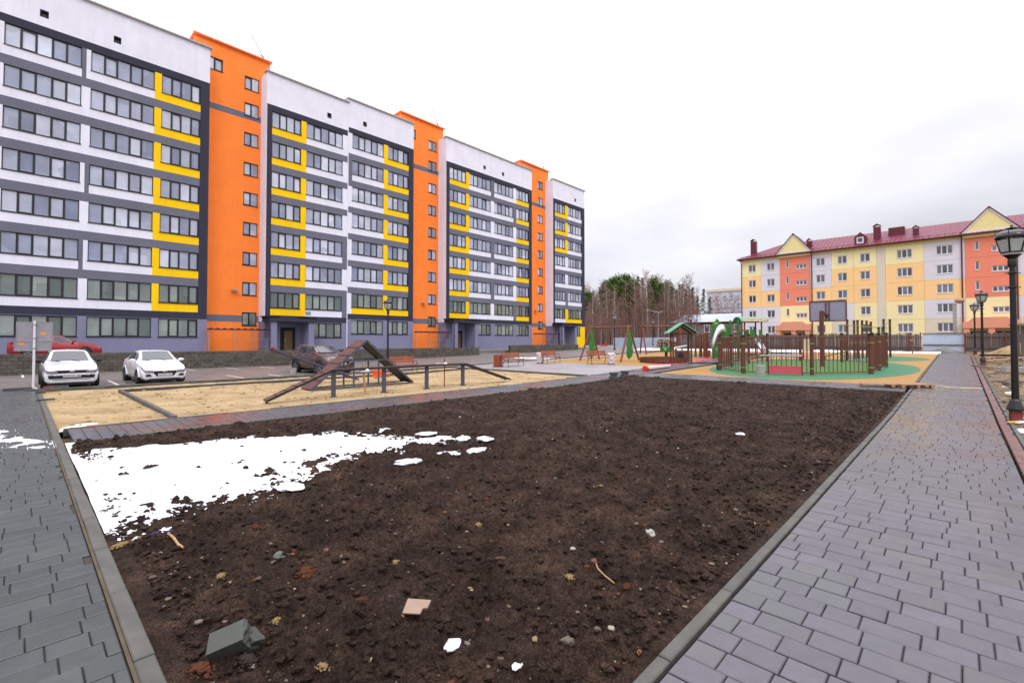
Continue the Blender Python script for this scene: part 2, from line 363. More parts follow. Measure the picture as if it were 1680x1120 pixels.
M['pgreen'] = mat('green_panel', S(36, 110, 34), .45, .12, 3); M['pgreen2'] = mat('teal_roof_panel', S(70, 140, 108), .45, .1, 3)
M['plime'] = mat('lime_clamp', S(96, 150, 76), .5); M['pred'] = mat('red_plastic', S(190, 40, 44), .4); M['ppink'] = mat('pink_mesh_panel', S(196, 70, 86), .6)
M['pbeige'] = mat('beige_panel_print', S(206, 190, 160), .5); M['pyellow'] = mat('yellow_plastic', S(220, 170, 30), .4)
M['stainless'] = mat('stainless_slide', S(200, 202, 206), .25, .05, metal=.85)
M['whitepaint'] = mat('white_paint', S(212, 210, 214), .45, .06, 6, dirt=.1)
M['wrap'] = mat('wrapping_film', S(190, 178, 176), .3, .25, 8, .8, 12)
M['hexpanel'] = mat('board_grey', S(140, 136, 156), .5, .08)
M['carwhite'] = mat('white_car_paint', S(222, 222, 226), .18, .03, spec=.6); M['carred'] = mat('red_car_paint', S(150, 16, 30), .2, .04, spec=.6)
M['carbrown'] = mat('brown_car_paint', S(92, 68, 66), .22, .1, 2, metal=.3, spec=.6)
for n in ('carwhite', 'carred', 'carbrown'): M[n].node_tree.nodes['Principled BSDF'].inputs['Coat Weight'].default_value = .6
M['thicket_soil'] = mat('leaf_litter_slope', S(104, 86, 76), .95, .35, .4, 1, 2)
M['pblue'] = mat('blue_plastic', S(40, 60, 150), .5)
M['carglass'] = mat('car_glass', S(34, 38, 44), .04, .1, spec=.6); M['carglass'].node_tree.nodes['Principled BSDF'].inputs['IOR'].default_value = 1.6
M['trim'] = mat('black_trim', S(18, 18, 20), .5); M['tyre'] = mat('tyre_rubber', S(20, 20, 21), .8); M['rim'] = mat('alloy_rim', S(150, 150, 154), .3, .05, metal=.7)
M['lens'] = mat('headlamp_lens', S(122, 116, 126), .08, .1, spec=.9); M['redlens'] = mat('tail_lamp_lens', S(120, 8, 10), .15); M['chrome'] = mat('chrome', S(200, 200, 204), .12, .02, metal=1)
M['plate'] = mat('number_plate', S(196, 194, 196), .5); M['ink'] = mat('black_ink', S(24, 24, 26), .6)
M['signback'] = mat('galvanised_sign_back', S(150, 148, 158), .4, .12, 6, metal=.35); M['sticker'] = mat('orange_sticker', S(226, 146, 18), .5)
M['birch'] = mat('birch_bark', S(186, 176, 170), .9, .35, 4); M['aspen'] = mat('grey_bark', S(110, 98, 92), .9, .3, 4)
M['twig'] = mat('bare_twigs', S(142, 116, 108), .95, .25, 2, piece=.3); M['twigred'] = mat('red_brown_twigs', S(128, 96, 86), .95, .25, 2, piece=.3)
M['pine'] = mat('pine_needles', S(84, 108, 42), .9, .3, 2, piece=.4); M['spruce'] = mat('spruce_needles', S(46, 64, 34), .9, .3, 2, piece=.4); M['pinebark'] = mat('pine_bark', S(112, 74, 54), .95, .3, 3)
M['greystone'] = mat('grey_green_brick', S(58, 61, 54), .6, .15, 9, .3, 70); M['card'] = mat('brown_board_scrap', S(138, 116, 100), .8, .1, 12)
M['orangebox'] = mat('orange_plastic', S(226, 78, 10), .45); M['rope'] = mat('pale_rope', S(198, 196, 160), .8); M['cloth'] = mat('white_rag', S(204, 202, 204), .9)
M['concrete'] = mat('pale_concrete', S(150, 146, 140), .85, .2, 5, .3, 40); M['farwall'] = mat('far_pale_render', S(190, 186, 192), .9, .08, .3)
M['housewall'] = mat('old_plank_house_wall', S(138, 128, 124), .9, .2, 1.2); M['houseroof'] = mat('pale_metal_roof', S(168, 172, 186), .45, .1, .6); M['purple'] = mat('violet_cladding', S(84, 76, 128), .7, .1)
M['bluefence'] = mat('pale_blue_sheet', S(170, 182, 200), .6, .12, 1)
M['tarp'] = mat('grey_tarp', S(92, 94, 90), .6, .3, 3)
# ================================================================ the setting: ground sheets
def tilted(name, m, x0, x1, y0, y1, dz, kind='structure', label=None, cat=None):
    ys = np.array(sorted(set([y0, y1]+[y for y in (15., 60.) if y0 < y < y1]))); xs = np.array([x0, x1])
    o = grid(name, xs, ys, lambda X, Y: Tn(Y)+dz, m, smooth=False); return tag(o, label, cat, kind=kind)
def blob(name, m, pts, dz, n=64, parent=None):          # smooth closed patch laid on the tilted ground
    P = [Vector(p) for p in pts]; k = len(P); ring = []
    for i in range(n):
        t = i*k/n; a = int(t); f = t-a; p0, p1, p2, p3 = (P[(a+j-1) % k] for j in range(4))
        ring.append(.5*((2*p1)+(p2-p0)*f+(2*p0-5*p1+4*p2-p3)*f*f+(3*p1-p0-3*p2+p3)*f*f*f))
    c = sum(ring, Vector((0, 0)))/n; b = MB()
    b.add([(c.x, c.y, T(c.y)+dz)]+[(p.x, p.y, T(p.y)+dz) for p in ring], [(0, 1+i, 1+(i+1) % n) for i in range(n)])
    return tag(b.build(name, m), kind='structure')
def ell(cx, cy, a, b, rot=0, wob=0, n=12):
    out = []
    for i in range(n):
        t = 2*math.pi*i/n; k = 1+wob*math.sin(3*t+cx); x, y = a*k*math.cos(t), b*k*math.sin(t)
        out.append((cx+x*math.cos(rot)-y*math.sin(rot), cy+x*math.sin(rot)+y*math.cos(rot)))
    return out
gx = np.concatenate([np.linspace(-900, -140, 12), np.linspace(-130, 60, 60), np.linspace(80, 900, 12)])
gy = np.concatenate([np.linspace(-300, -40, 6), np.linspace(-30, 120, 60), np.linspace(140, 1200, 14)])
tag(grid('ground', gx, gy, lambda X, Y: Tn(Y)-.16+.03*fbm(X, Y, .12, 3, 3), 'ground'), kind='structure')
tilted('parking_pavement', 'parking', -37.45, -24.45, -16, 76, -.06)
tilted('far_yard_pavement', 'terrace', -60, -24.45, 76.01, 95, -.06)
tilted('plaza_pavement', 'plaza', -24.25, -13.42, 19.62, 45, .012)
tilted('playground_surface', 'ochre', -23.2, -13.42, 27.2, 52, .018)
tilted('playground_surface', 'ochre', -11.25, -1.31, 22.62, 53.5, .018)
blob('rubber_island', 'green_rubber', ell(-6.2, 31.4, 4.75, 8.6), .023)
blob('rubber_island', 'green_rubber', ell(-4.3, 44.0, 2.4, 4.6, .3, .12), .024)
blob('rubber_island', 'red_rubber', ell(-14.9, 31.3, 1.35, 2.9, .5, .06), .023)
blob('rubber_island', 'red_rubber', [(-13.5, 33.6), (-14.6, 35.2), (-15.6, 38.2), (-14.6, 40.6), (-13.5, 38.5)], .0235)
blob('rubber_island', 'green_rubber', ell(-16.4, 41.5, 2.0, 3.2, .4, .1), .0225)
blob('rubber_island', 'red_rubber', ell(-9.7, 44.5, .7, 3.2, .25, .12), .0233)
turf_pts = [(-9.3, 26.6), (-7.8, 25.2), (-5.05, 25.9), (-3.2, 28.0), (-3.15, 34.5), (-4.4, 37.2), (-7.5, 37.6), (-9.3, 36.0)]
tb = MB().add([(x, y, T(y)+.028) for x, y in turf_pts], [tuple(range(8))]); tag(tb.build('turf_pitch', 'turf'), kind='structure')
# the raised yard in front of the flats
b = MB(); b.box(-60, -37.62, -16, 76, -.2, .75); tag(b.build('terrace', 'terrace'), kind='structure')
# parking bay lines
for i, (u, v, u2, v2) in enumerate([(176, 622, 198, 630), (300, 603, 322, 606), (367, 614, 406, 618), (355, 600, 395, 604), (30, 612, 45, 617), (290, 622, 310, 625), (443, 612, 470, 617), (420, 600, 455, 602)]):
    p, q = gp(u, v), gp(u2, v2); b = MB(); yc = (p.y+q.y)/2; b.box(min(p.x, q.x), max(p.x, q.x), yc-.05, yc+.05, T(yc)-.075, T(yc)-.055)
    tag(b.build('bay_line', 'line'), kind='structure')

# ---------------------------------------------------------------- walks of single pavers
def walk(name, m, x0, x1, y0, y1, across, near, jm='joint', limit=300, seed=1):
    """rows run across the walk; `across`='x' when the walk runs along y. The stones nearest to the camera are single pieces."""
    base = tilted(name, jm, x0, x1, y0, y1, .006); rs = random.Random(seed); stones = []
    W0, W1, L0, L1 = (x0, x1, y0, y1) if across == 'x' else (y0, y1, x0, x1)
    r = L0
    while r < L1-.05:
        a = W0+.004-rs.choice((0, .07, .13)); 
        while a < W1-.03:
            ln = rs.choice((.2, .25, .25, .3)); a0, a1 = max(a, W0+.004), min(a+ln, W1-.004)
            if a1-a0 > .05: stones.append((a0, a1, r, min(r+.2, L1)))
            a += ln
        r += .2
    key = lambda s: math.hypot(((s[0]+s[1])/2 if across == 'x' else (s[2]+s[3])/2)-near[0], ((s[2]+s[3])/2 if across == 'x' else (s[0]+s[1])/2)-near[1])
    def vis(s):
        x, y = ((s[0]+s[1])/2, (s[2]+s[3])/2) if across == 'x' else ((s[2]+s[3])/2, (s[0]+s[1])/2)
        f = -_s*x+_c*y; l = _c*x+_s*y
        return f > .9 and abs(l) < f*1.16 and f > 2.25
    stones.sort(key=lambda s: (not vis(s), key(s))); cache = {}; far = MB()
    for i, s in enumerate(stones):
        la, lb = s[1]-s[0]-.005, s[3]-s[2]-.011; ca, cb_ = (s[0]+s[1])/2, (s[2]+s[3])/2
        x, y = (ca, cb_) if across == 'x' else (cb_, ca); wx, wy = (la, lb) if across == 'x' else (lb, la); z = T(y)+rs.uniform(-.0025, .003)
        if i < limit:
            kk = (round(wx, 3), round(wy, 3))
            if kk not in cache:
                me = MB().cbox(-wx/2, wx/2, -wy/2, wy/2, -.02, .022, .006).mesh('paver'); me.materials.append(M[m]); cache[kk] = me
            o = bpy.data.objects.new('paver', cache[kk]); COL.objects.link(o); o.parent = base; o.location = (x, y, z)
            o.rotation_euler = (rs.gauss(0, .004), rs.gauss(0, .004), rs.gauss(0, .004))
        else: far.cbox(x-wx/2, x+wx/2, y-wy/2, y+wy/2, z-.02, z+.022, .006)
    if far.v: tag(far.build('paver_field', m, base), kind='stuff')
    return base
walk('footpath', 'paver', -1.2, .57, .5, 54.6, 'x', (0, 0), seed=2)
walk('side_footpath', 'paver_dark', -26.0, .57, -1.3, .455, 'y', (-2, 0), seed=3)
walk('middle_footpath', 'paver', -13.3, -11.68, .72, 47, 'x', (-8, 0), seed=4)
walk('cross_footpath', 'paver', -11.55, -1.38, 20.62, 22.5, 'x', (0, 0), seed=5)
walk('footpath_border', 'paver_red', .6, .755, 1.2, 54.6, 'x', (0, 0), seed=6, limit=120)
tilted('joint_sand_strip', 'joint_dust', -24.3, -1.4, .457, .477, .016)
# ---------------------------------------------------------------- kerbs, one stone a metre
def kerb(name, m, p, q, w=.078, top=.026, ln=1.0, h=.16):
    p, q = Vector(p), Vector(q); L = (q-p).length; n = max(1, round(L/ln)); d = (q-p)/n; an = math.atan2(d.y, d.x)
    base = MB()
    for i in range(n): a_, b_ = p+d*i, p+d*(i+1); base.bar((a_.x, a_.y, T(a_.y)-.1), (b_.x, b_.y, T(b_.y)-.1), w*.7, .1)
    e = tag(base.build(name, 'joint'), kind='structure')
    l = d.length; me = MB().cbox(-l/2+.004, l/2-.004, -w/2, w/2, top-h, top, .008).mesh('kerb_stone'); me.materials.append(M[m])
    for i in range(n):
        c = p+d*(i+.5); o = bpy.data.objects.new('kerb_stone', me); COL.objects.link(o); o.parent = e
        o.location = (c.x, c.y, T(c.y)+random.uniform(-.006, .006)); o.rotation_euler = (0, 0, an+random.gauss(0, .003))
    return e
kerb('kerb', 'kerb', (-1.26, .6), (-1.26, 54.6)); kerb('kerb', 'kerb', (-11.6, .53), (-1.4, .53), .1); kerb('kerb', 'kerb', (-24.3, .53), (-11.62, .53), .1)
kerb('kerb', 'kerb', (-11.6, .66), (-11.6, 20.5)); kerb('kerb', 'kerb', (-13.38, .66), (-13.38, 47), .08, .03); kerb('kerb', 'kerb', (-11.5, 20.54), (-1.34, 20.54), .08, .04)
kerb('kerb', 'kerb', (-11.5, 22.56), (-1.34, 22.56), .08, .03); kerb('kerb', 'kerb', (-24.38, .2), (-24.38, 60), .13, .07); kerb('kerb', 'kerb', (-22.2, 2.58), (-13.45, 2.58), .1, .07)
kerb('kerb', 'kerb_dark', (-22.2, 2.65), (-22.2, 19.5), .1, .06); kerb('kerb', 'kerb', (-24.25, 19.57), (-13.45, 19.57), .1, .05); kerb('kerb', 'kerb', (.81, 1.2), (.81, 54.6), .07, .01)
kerb('kerb', 'kerb', (-11.3, 22.7), (-11.3, 47), .08, .03)
# ---------------------------------------------------------------- sand
def sand_h(X, Y): return Tn(Y)-.035+.035*fbm(X, Y, .55, 5, 11, .55)+.012*fbm(X, Y, 4, 3, 12)
sand = grid('sand_bed', np.linspace(-24.28, -13.44, 120), np.linspace(.6, 19.5, 200), sand_h, 'sand'); tag(sand, kind='structure')
# ---------------------------------------------------------------- soil bed
def soil_h(X, Y):
    a = fbm(X, Y, .5, 3, 21); b = fbm(X, Y, 3.2, 4, 22, .6); c = fbm(X, Y, 17, 4, 23, .85)
    lump = np.maximum(0, fbm(X, Y, 8.5, 4, 24, .6))**1.2
    edge = np.minimum(np.minimum(X+11.55, -1.32-X), np.minimum(Y-.6, 20.5-Y)); e = np.clip(edge/.25, 0, 1)
    big = np.maximum(0, fbm(X, Y, 4.2, 2, 26)-.3)*.16
    return Tn(Y)+.012-.02*(1-e)+e*(big+.055*a+.03*b+.05*c+.085*lump)
sxs = graded(-1.3, -11.55, .014, .04); sys_ = graded(.58, 20.5, .016, .075)
soil = grid('soil_bed', sxs, sys_, soil_h, 'soil', smooth=True); tag(soil, kind='structure')
def clod_mesh(r, rs, n=1):
    bm = bmesh.new(); bmesh.ops.create_icosphere(bm, subdivisions=n, radius=r)
    for v in bm.verts: v.co *= rs.uniform(.6, 1.25); v.co.z *= .72
    vs = [v.co.copy() for v in bm.verts]; fs = [[v.index for v in f.verts] for f in bm.faces]; bm.free(); return vs, fs
def scatter(name, m, cnt, area, hf, rlo, rhi, seed, sink=.25, bias=1.7, label=None, cat=None, skip=None):
    rs = random.Random(seed); kinds = [clod_mesh(1, rs, 1) for _ in range(10)]; b = MB(); pts = []
    while len(pts) < cnt:
        x = area[1]-(area[1]-area[0])*rs.random()**bias; y = area[2]+(area[3]-area[2])*rs.random()**bias
        if skip and skip(x, y): continue
        pts.append((x, y))
    P = np.array(pts); Z = hf(P[:, 0], P[:, 1])
    for (x, y), z in zip(pts, Z):
        r = rlo*(rhi/rlo)**(rs.random()**2.2); vs, fs = rs.choice(kinds); a = rs.uniform(0, 6.28); ca, sa = math.cos(a), math.sin(a); sq = rs.uniform(.6, 1.3)
        b.add([(x+r*(v.x*ca*sq-v.y*sa), y+r*(v.x*sa*sq+v.y*ca), z+r*(v.z*.8+.72-sink*2)) for v in vs], fs)
    me = bpy.data.meshes.new(name); me.from_pydata(b.v, [], b.f)
    return tag(obj(name, me, m), label, cat, kind='stuff')
scatter('sand_clods', 'sand', 2600, (-24.2, -13.5, .8, 19.4), sand_h, .01, .07, 9, sink=.3, bias=1.0, label='clods and crumbs of damp sand over the sand bed', cat='sand')
A = (-11.4, -1.4, .72, 20.3)
scatter('soil_clods', 'soil', 34000, A, soil_h, .003, .04, 5, sink=.14, label='dark crumbly clods all over the soil bed', cat='soil')
scatter('soil_pebbles', 'pebble', 3000, A, soil_h, .004, .03, 6, sink=.2, label='pale pebbles strewn over the dark soil', cat='pebbles')
scatter('soil_pebbles', 'peat', 300, A, soil_h, .008, .035, 8, sink=.3, label='rust brown peat crumbs in the soil bed', cat='peat')
# ---------------------------------------------------------------- snow lying on soil, path and verges
def poly_sd(X, Y, poly):         # signed distance, positive inside
    d = np.full(X.shape, 1e9); ins = np.zeros(X.shape, bool); n = len(poly)
    for i in range(n):
        (x0, y0), (x1, y1) = poly[i], poly[(i+1) % n]; dx, dy = x1-x0, y1-y0
        t = np.clip(((X-x0)*dx+(Y-y0)*dy)/(dx*dx+dy*dy+1e-9), 0, 1); d = np.minimum(d, np.hypot(X-x0-t*dx, Y-y0-t*dy))
        c = ((y0 > Y) != (y1 > Y)) & (X < (x1-x0)*(Y-y0)/(y1-y0+1e-12)+x0); ins ^= c
    return np.where(ins, d, -d)
def snow(name, pxl, hf, label, step=.03, thick=.05, wob=.35, seed=31, soft=.6, thin=lambda X: 1.0):
    poly = [tuple(gp(u, v)[:2]) for u, v in pxl]; xs_ = [p[0] for p in poly]; ys_ = [p[1] for p in poly]
    def h(X, Y):
        sd = poly_sd(X, Y, poly)+wob*fbm(X, Y, 1.1, 4, seed, .6)
        lvl = np.clip(sd/soft, -1, 1)*thick*thin(X)*(.8+.7*fbm(X, Y, 1.6, 3, seed+7))
        return hf(X, Y)*.25+Tn(Y)*.75+lvl+.008*fbm(X, Y, 2.5, 3, seed+1)
    base = lambda X, Y: hf(X, Y)
    o = grid(name, np.arange(min(xs_)-.5, max(xs_)+.5, step), np.arange(min(ys_)-.5, max(ys_)+.5, step), h, 'snow', keep=lambda X, Y, Z: Z > base(X, Y)-.012, hard=lambda X, Y: base(X, Y) < 5)
    return tag(o, label, 'snow', kind='stuff')
def flat_h(X, Y): return Tn(Y)+.022
def clip_soil(X, Y): return np.where((X > -11.62) & (X < -1.3) & (Y > .6), soil_h(X, Y), 9.0)
snow('snow_patch', [(60, 712), (90, 800), (180, 862), (232, 858), (290, 838), (350, 838), (430, 815), (505, 798), (560, 772), (640, 746), (730, 738), (800, 733), (735, 714), (640, 712), (575, 704), (470, 712), (330, 722), (220, 728)],
     clip_soil, 'broad white snow patch melting on the dark soil bed', .025, .1, .5, 31, 1.0, lambda X: np.clip(1-(X+10.2)*.13, .5, 1)*(.85+.4*fbm(X, X*0+3.0, .9, 2, 36)))
def clip_side(X, Y): return np.where(Y < .62, flat_h(X, Y), 9.0)
snow('snow_patch', [(-60, 700), (30, 700), (70, 712), (103, 733), (60, 740), (-60, 740)], clip_side, 'thin smear of snow across the dark grey side footpath', .03, .02, .25, 41, .3)
snow('snow_patch', [(104, 700), (135, 697), (128, 706), (104, 707)], lambda X, Y: np.where((X < -13.45) & (Y > .6), sand_h(X, Y), 9.), 'small snow remnant on the corner of the sand bed', .03, .05, .06, 43, .1)
def clip_far(X, Y): return np.where(Y > 53.6, Tn(Y)-.05, 9.)
tag(grid('snow_bank', np.linspace(-30, -1.2, 120), np.linspace(53.6, 58.5, 30), lambda X, Y: Tn(Y)-.06+.22*np.clip(np.minimum(Y-53.6, 58.5-Y)/1.2, 0, 1)*(.55+.6*fbm(X, Y, .5, 4, 51)), 'snow'), 'long white snow bank along the foot of the board fence', 'snow', kind='stuff')
tag(grid('snow_bank', np.linspace(-32, -24.6, 60), np.linspace(31, 36.5, 40), lambda X, Y: Tn(Y)-.09+.06*np.clip(fbm(X, Y, .35, 4, 57)*1.5-.05, -.4, 1), 'snow', keep=lambda X, Y, Z: Z > Tn(Y)-.068), 'thin snow sheet left on the parking pavement', 'snow', kind='stuff')
# ---------------------------------------------------------------- churned waste ground to the right of the path
def rub_h(X, Y):
    e = np.clip((X-.85)/.8, 0, 1)
    return Tn(Y)-.02+e*(.16*fbm(X, Y, .45, 4, 61, .55)+.09*fbm(X, Y, 1.8, 4, 62, .6)+.03*fbm(X, Y, 7, 3, 63)+.03)
tag(grid('waste_ground', graded(.83, 22, .03, .3), graded(3, 60, .05, .25), rub_h, 'rubble'), kind='structure')
scatter('rubble_stones', 'pebble', 1500, (9, .9, 10, 50), rub_h, .02, .12, 15, bias=1.3, label='stones and clods strewn over the churned waste ground', cat='rubble')
scatter('rubble_stones', 'snow', 70, (7, 1.0, 12, 50), rub_h, .04, .22, 16, bias=1.2, sink=.4, label='scraps of old snow on the churned waste ground', cat='snow')

def debris(name, m_, cnt, seed, label):
    rs = random.Random(seed); b = MB()
    for i in range(cnt):
        x = .95+rs.random()**1.4*9; y = 13+rs.random()*38; z = float(rub_h(np.array([x]), np.array([y]))[0]); L = rs.uniform(.1, .9); a = rs.uniform(0, 3.14); d = Vector((math.cos(a), math.sin(a), rs.uniform(-.2, .2)))*L/2; c = Vector((x, y, z+.03))
        if c.x-abs(d.x) < .9: continue
        b.bar(c-d, c+d, rs.uniform(.04, .2), rs.uniform(.015, .07))
    return tag(b.build(name, m_), label, 'debris', kind='stuff')
debris('wood_scraps', 'rawwood', 150, 31, 'pale offcuts of wood strewn over the waste ground'); debris('wood_scraps', 'oldwood', 170, 32, 'dark broken boards strewn over the waste ground'); debris('concrete_scraps', 'concrete', 90, 33, 'broken concrete pieces strewn over the waste ground')
# ================================================================ the new block of flats
FX = -45.5; ST = 2.775; WT, WH = 22.93, 1.45; GZ = .7
flats = thing('apartment_block', 'long new eight storey block of flats in white, yellow and grey with orange stair towers', 'apartment block', (FX, 20, GZ))
def slab(name, m, y0, y1, z0, z1, x1=FX, th=.3, parent=None):
    return MB().box(x1-th, x1, y0, y1, z0, z1).build(name, m, parent or flats, world=parent is None)
WC = {}
def window(y0, y1, z0, z1, n, x=FX, pm='pane', sash=(1, 3), parent=None, face='x', fm='frame', fw=.07, sill='frame', names=('window', 'pane', 'sill')):
    """frame with n lights; the lights and the sill are sub-parts"""
    w, h = y1-y0, z1-z0; key = (round(w, 2), round(h, 2), n, tuple(sash), face, fm)
    if key not in WC:
        b = MB(); m = .07
        def bx(a0, a1, c0, c1, d=(-.16, -.09)):
            b.box(d[0], d[1], a0, a1, c0, c1) if face == 'x' else b.box(a0, a1, -d[1], -d[0], c0, c1)
        bx(-w/2, w/2, 0, fw*.8); bx(-w/2, w/2, h-fw*.8, h); pw = w/n
        for i in range(n+1):
            c = -w/2+i*pw; lo, hi = (c, c+fw*.8) if i == 0 else (c-fw*.8, c) if i == n else (c-fw*.55, c+fw*.55); bx(lo, hi, fw*.8, h-fw*.8)
        for i in sash:
            if i >= n: continue
            a, c = -w/2+i*pw+fw*.56, -w/2+(i+1)*pw-fw*.56; d = (-.15, -.07); t = fw*.65
            if i == n-1: c -= fw*.26
            bx(a, a+t, fw*.82, h-fw*.82, d); bx(c-t, c, fw*.82, h-fw*.82, d); bx(a+t, c-t, fw*.82, fw*.82+t, d); bx(a+t, c-t, h-fw*.82-t, h-fw*.82, d)
        me = b.mesh('window'); me.materials.append(M[fm])
        p = MB()
        if face == 'x': p.box(-.006, .006, -pw/2+.02, pw/2-.02, .03, h-.03)
        else: p.box(-pw/2+.02, pw/2-.02, -.006, .006, .03, h-.03)
        s_ = MB()
        if face == 'x': s_.box(-.09, .05, -w/2-.03, w/2+.03, -.05, -.002)
        else: s_.box(-w/2-.03, w/2+.03, -.06, .09, -.07, -.002)
        pme = {}
        sme = s_.mesh('sill'); sme.materials.append(M[sill]); WC[key] = (me, p, pme, sme, pw)
    me, p, pme, sme, pw = WC[key]
    if pm not in pme: q = p.mesh('pane'); q.materials.append(M[pm]); pme[pm] = q
    o = bpy.data.objects.new(names[0], me); COL.objects.link(o); par = parent or flats; o.parent = par; yc = (y0+y1)/2
    L = Vector((x, yc, z0)) if face == 'x' else Vector((yc, x, z0)); o.location = L-par.location
    for i in range(n):
        c = bpy.data.objects.new(names[1], pme[pm]); COL.objects.link(c); c.parent = o; t = -w/2+(i+.5)*pw
        c.location = (-.12, t, 0) if face == 'x' else (t, .12, 0)
        c.rotation_euler = (random.gauss(0, .004), 0, random.gauss(0, .006)) if face != 'x' else (0, random.gauss(0, .004), random.gauss(0, .006))
        if i in sash and face == 'x' and random.random() < .18: c.rotation_euler[1] = -.05; c.location[0] -= .0
    s = bpy.data.objects.new(names[2], sme); COL.objects.link(s); s.parent = o
    return o
def section(y0, y1, dz, cols, ends, piers, panels, ground, baseseg, vents):
    """cols: (ya, yb, lights); piers / panels: (ya, yb, colours for rows 0..6)"""
    zt = lambda i: WT+dz-ST*i; A0 = 23.5+dz
    # attic with square vent openings
    vs = sorted(vents); zA, zB = A0+.62, A0+1.14; cur = y0
    slab('attic_wall', 'white', y0, y1, A0, zA); slab('attic_wall', 'white', y0, y1, zB, 26.44+dz)
    for v in vs:
        slab('attic_wall', 'white', cur, v-.22, zA, zB); cur = v+.22
        w = MB().box(FX-.3, FX-.25, v-.22, v+.22, zA, zB).build('attic_vent', 'black', flats, True)
        MB().box(FX-.12, FX-.05, v-.22, v-.18, zA, zB).box(FX-.12, FX-.05, v+.18, v+.22, zA, zB).box(FX-.12, FX-.05, v-.18, v+.18, zB-.05, zB).box(FX-.2, FX-.15, v-.12, v+.12, zA+.0, zA+.28).build('vent_frame', 'frame', w)
    slab('attic_wall', 'white', cur, y1, zA, zB)
    MB().box(FX-.5, FX+.16, y0-.14, y1+.14, 26.44+dz, 26.54+dz).build('parapet_capping', 'soffit', flats, True)
    yl, yr = y0+ends[0], y1-ends[1]; zb = zt(6)-WH-.68
    if ends[0]: slab('corner_band', 'dark', y0, yl, zb-.56, A0)
    if ends[1]: slab('corner_band', 'dark', yr, y1, zb-.56, A0)
    slab('dark_band', 'dark', yl, yr, zt(0), A0); slab('dark_band', 'dark', yl, yr, zb-.56, zb)
    for i in range(7):
        t = zt(i); bt = t-WH
        for a, c, col in piers:
            if c-a > .02: slab(col[i]+'_pier', col[i], a, c, bt, t)
        for a, c, col in panels: slab(col[i]+'_panel', col[i], a, c, bt-.68, bt)
        if i < 6: slab('grey_band', 'mid', yl, yr, zt(i+1), bt-.68)
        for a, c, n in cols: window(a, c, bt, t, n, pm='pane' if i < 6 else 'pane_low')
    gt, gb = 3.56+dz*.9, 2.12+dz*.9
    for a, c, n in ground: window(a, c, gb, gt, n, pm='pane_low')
    for a, c, m_ in baseseg: slab('base_wall', m_, a, c, GZ-.3, zb-.56)
    for a, c, n in ground:
        m_ = 'yellow' if a > 60 else 'base'
        slab('base_wall', m_, a, c, GZ-.3, gb); slab('base_wall', m_, a, c, gt, zb-.56)
    # body behind the facade, flank cladding
    MB().box(FX-13, FX-.3, y0+.02, y1-.02, GZ-.3, 26.3+dz).build('building_core', 'white', flats, True)
    for ya in (y0, ):
        MB().box(FX-2.2, FX-.002, ya-.03, ya, zb-.56, 26.44+dz).build('flank_wall', 'white', flats, True)
        MB().box(FX-2.2, FX-.002, ya-.03, ya, GZ-.3, zb-.562).build('flank_wall', 'base', flats, True)
    # roof rail
    rl = MB(); n = int((y1-y0)/2.2); zc = 26.54+dz
    for i in range(n+1): y = y0+.2+(y1-y0-.4)*i/n; rl.tube((FX-.45, y, zc), (FX-.45, y, zc+.6), .012, n=4)
    rl.tube((FX-.45, y0+.2, zc+.6), (FX-.45, y1-.2, zc+.6), .014, n=4); rl.build('roof_rail', 'galv', flats, True)
WW = ['white']*7; YY = ['yellow']*7
def cl(s): return [{'w': 'white', 'y': 'yellow', 'm': 'mid'}[c] for c in s]
# section one (runs out of the picture to the left)
section(-8.4, 10.82, 0, [(-.95, 2.86, 5), (3.35, 7.09, 5), (7.54, 10.17, 4), (-5.2, -1.5, 5)], (0, .65),
        [(2.86, 3.1, cl('mwwwwmw')), (3.1, 3.35, cl('wwwmwww')), (7.09, 7.54, YY), (-1.5, -.95, WW), (-8.4, -5.2, WW)],
        [(-8.4, 2.86, WW), (2.86, 3.1, cl('mwwwwmw')), (3.1, 3.35, cl('wwwmwww')), (3.35, 7.09, WW), (7.09, 10.17, YY)],
        [(-.95, 2.86, 5), (3.35, 7.09, 5), (7.54, 10.17, 4), (-5.2, -1.5, 5)],
        [(2.86, 3.35, 'base'), (7.09, 7.54, 'base'), (10.17, 10.82, 'base'), (-1.5, -.95, 'base'), (-8.4, -5.2, 'base')], [.9, 4.8])
# section two, two halves with a step
section(15.36, 23.19, 0, [(15.8, 18.46, 4), (18.95, 22.65, 5)], (.44, 0),
        [(18.46, 18.95, YY), (22.65, 23.19, cl('wwwwmwm'))],
        [(15.8, 18.95, YY), (18.95, 22.65, WW), (22.65, 23.19, cl('wwwwmwm'))],
        [(19.55, 22.65, 4)], [(22.65, 23.19, 'base'), (18.5, 19.55, 'base'), (15.36, 16.3, 'base')], [21.2])
section(23.23, 31.26, .43, [(23.68, 27.38, 5), (27.91, 30.59, 4)], (0, .67),
        [(23.23, 23.68, cl('wmwwwww')), (27.38, 27.91, YY)],
        [(23.23, 23.68, cl('wmwwwww')), (23.68, 27.38, cl('wwwwwwy')), (27.38, 30.59, YY)],
        [(23.68, 27.38, 5), (27.91, 30.59, 4)], [(23.23, 23.68, 'base'), (27.38, 27.91, 'base'), (30.59, 31.26, 'base')], [25.1])
MB().box(FX-.1, FX+.03, 23.17, 23.25, GZ, 26.8).build('joint_strip', 'white', flats, True)
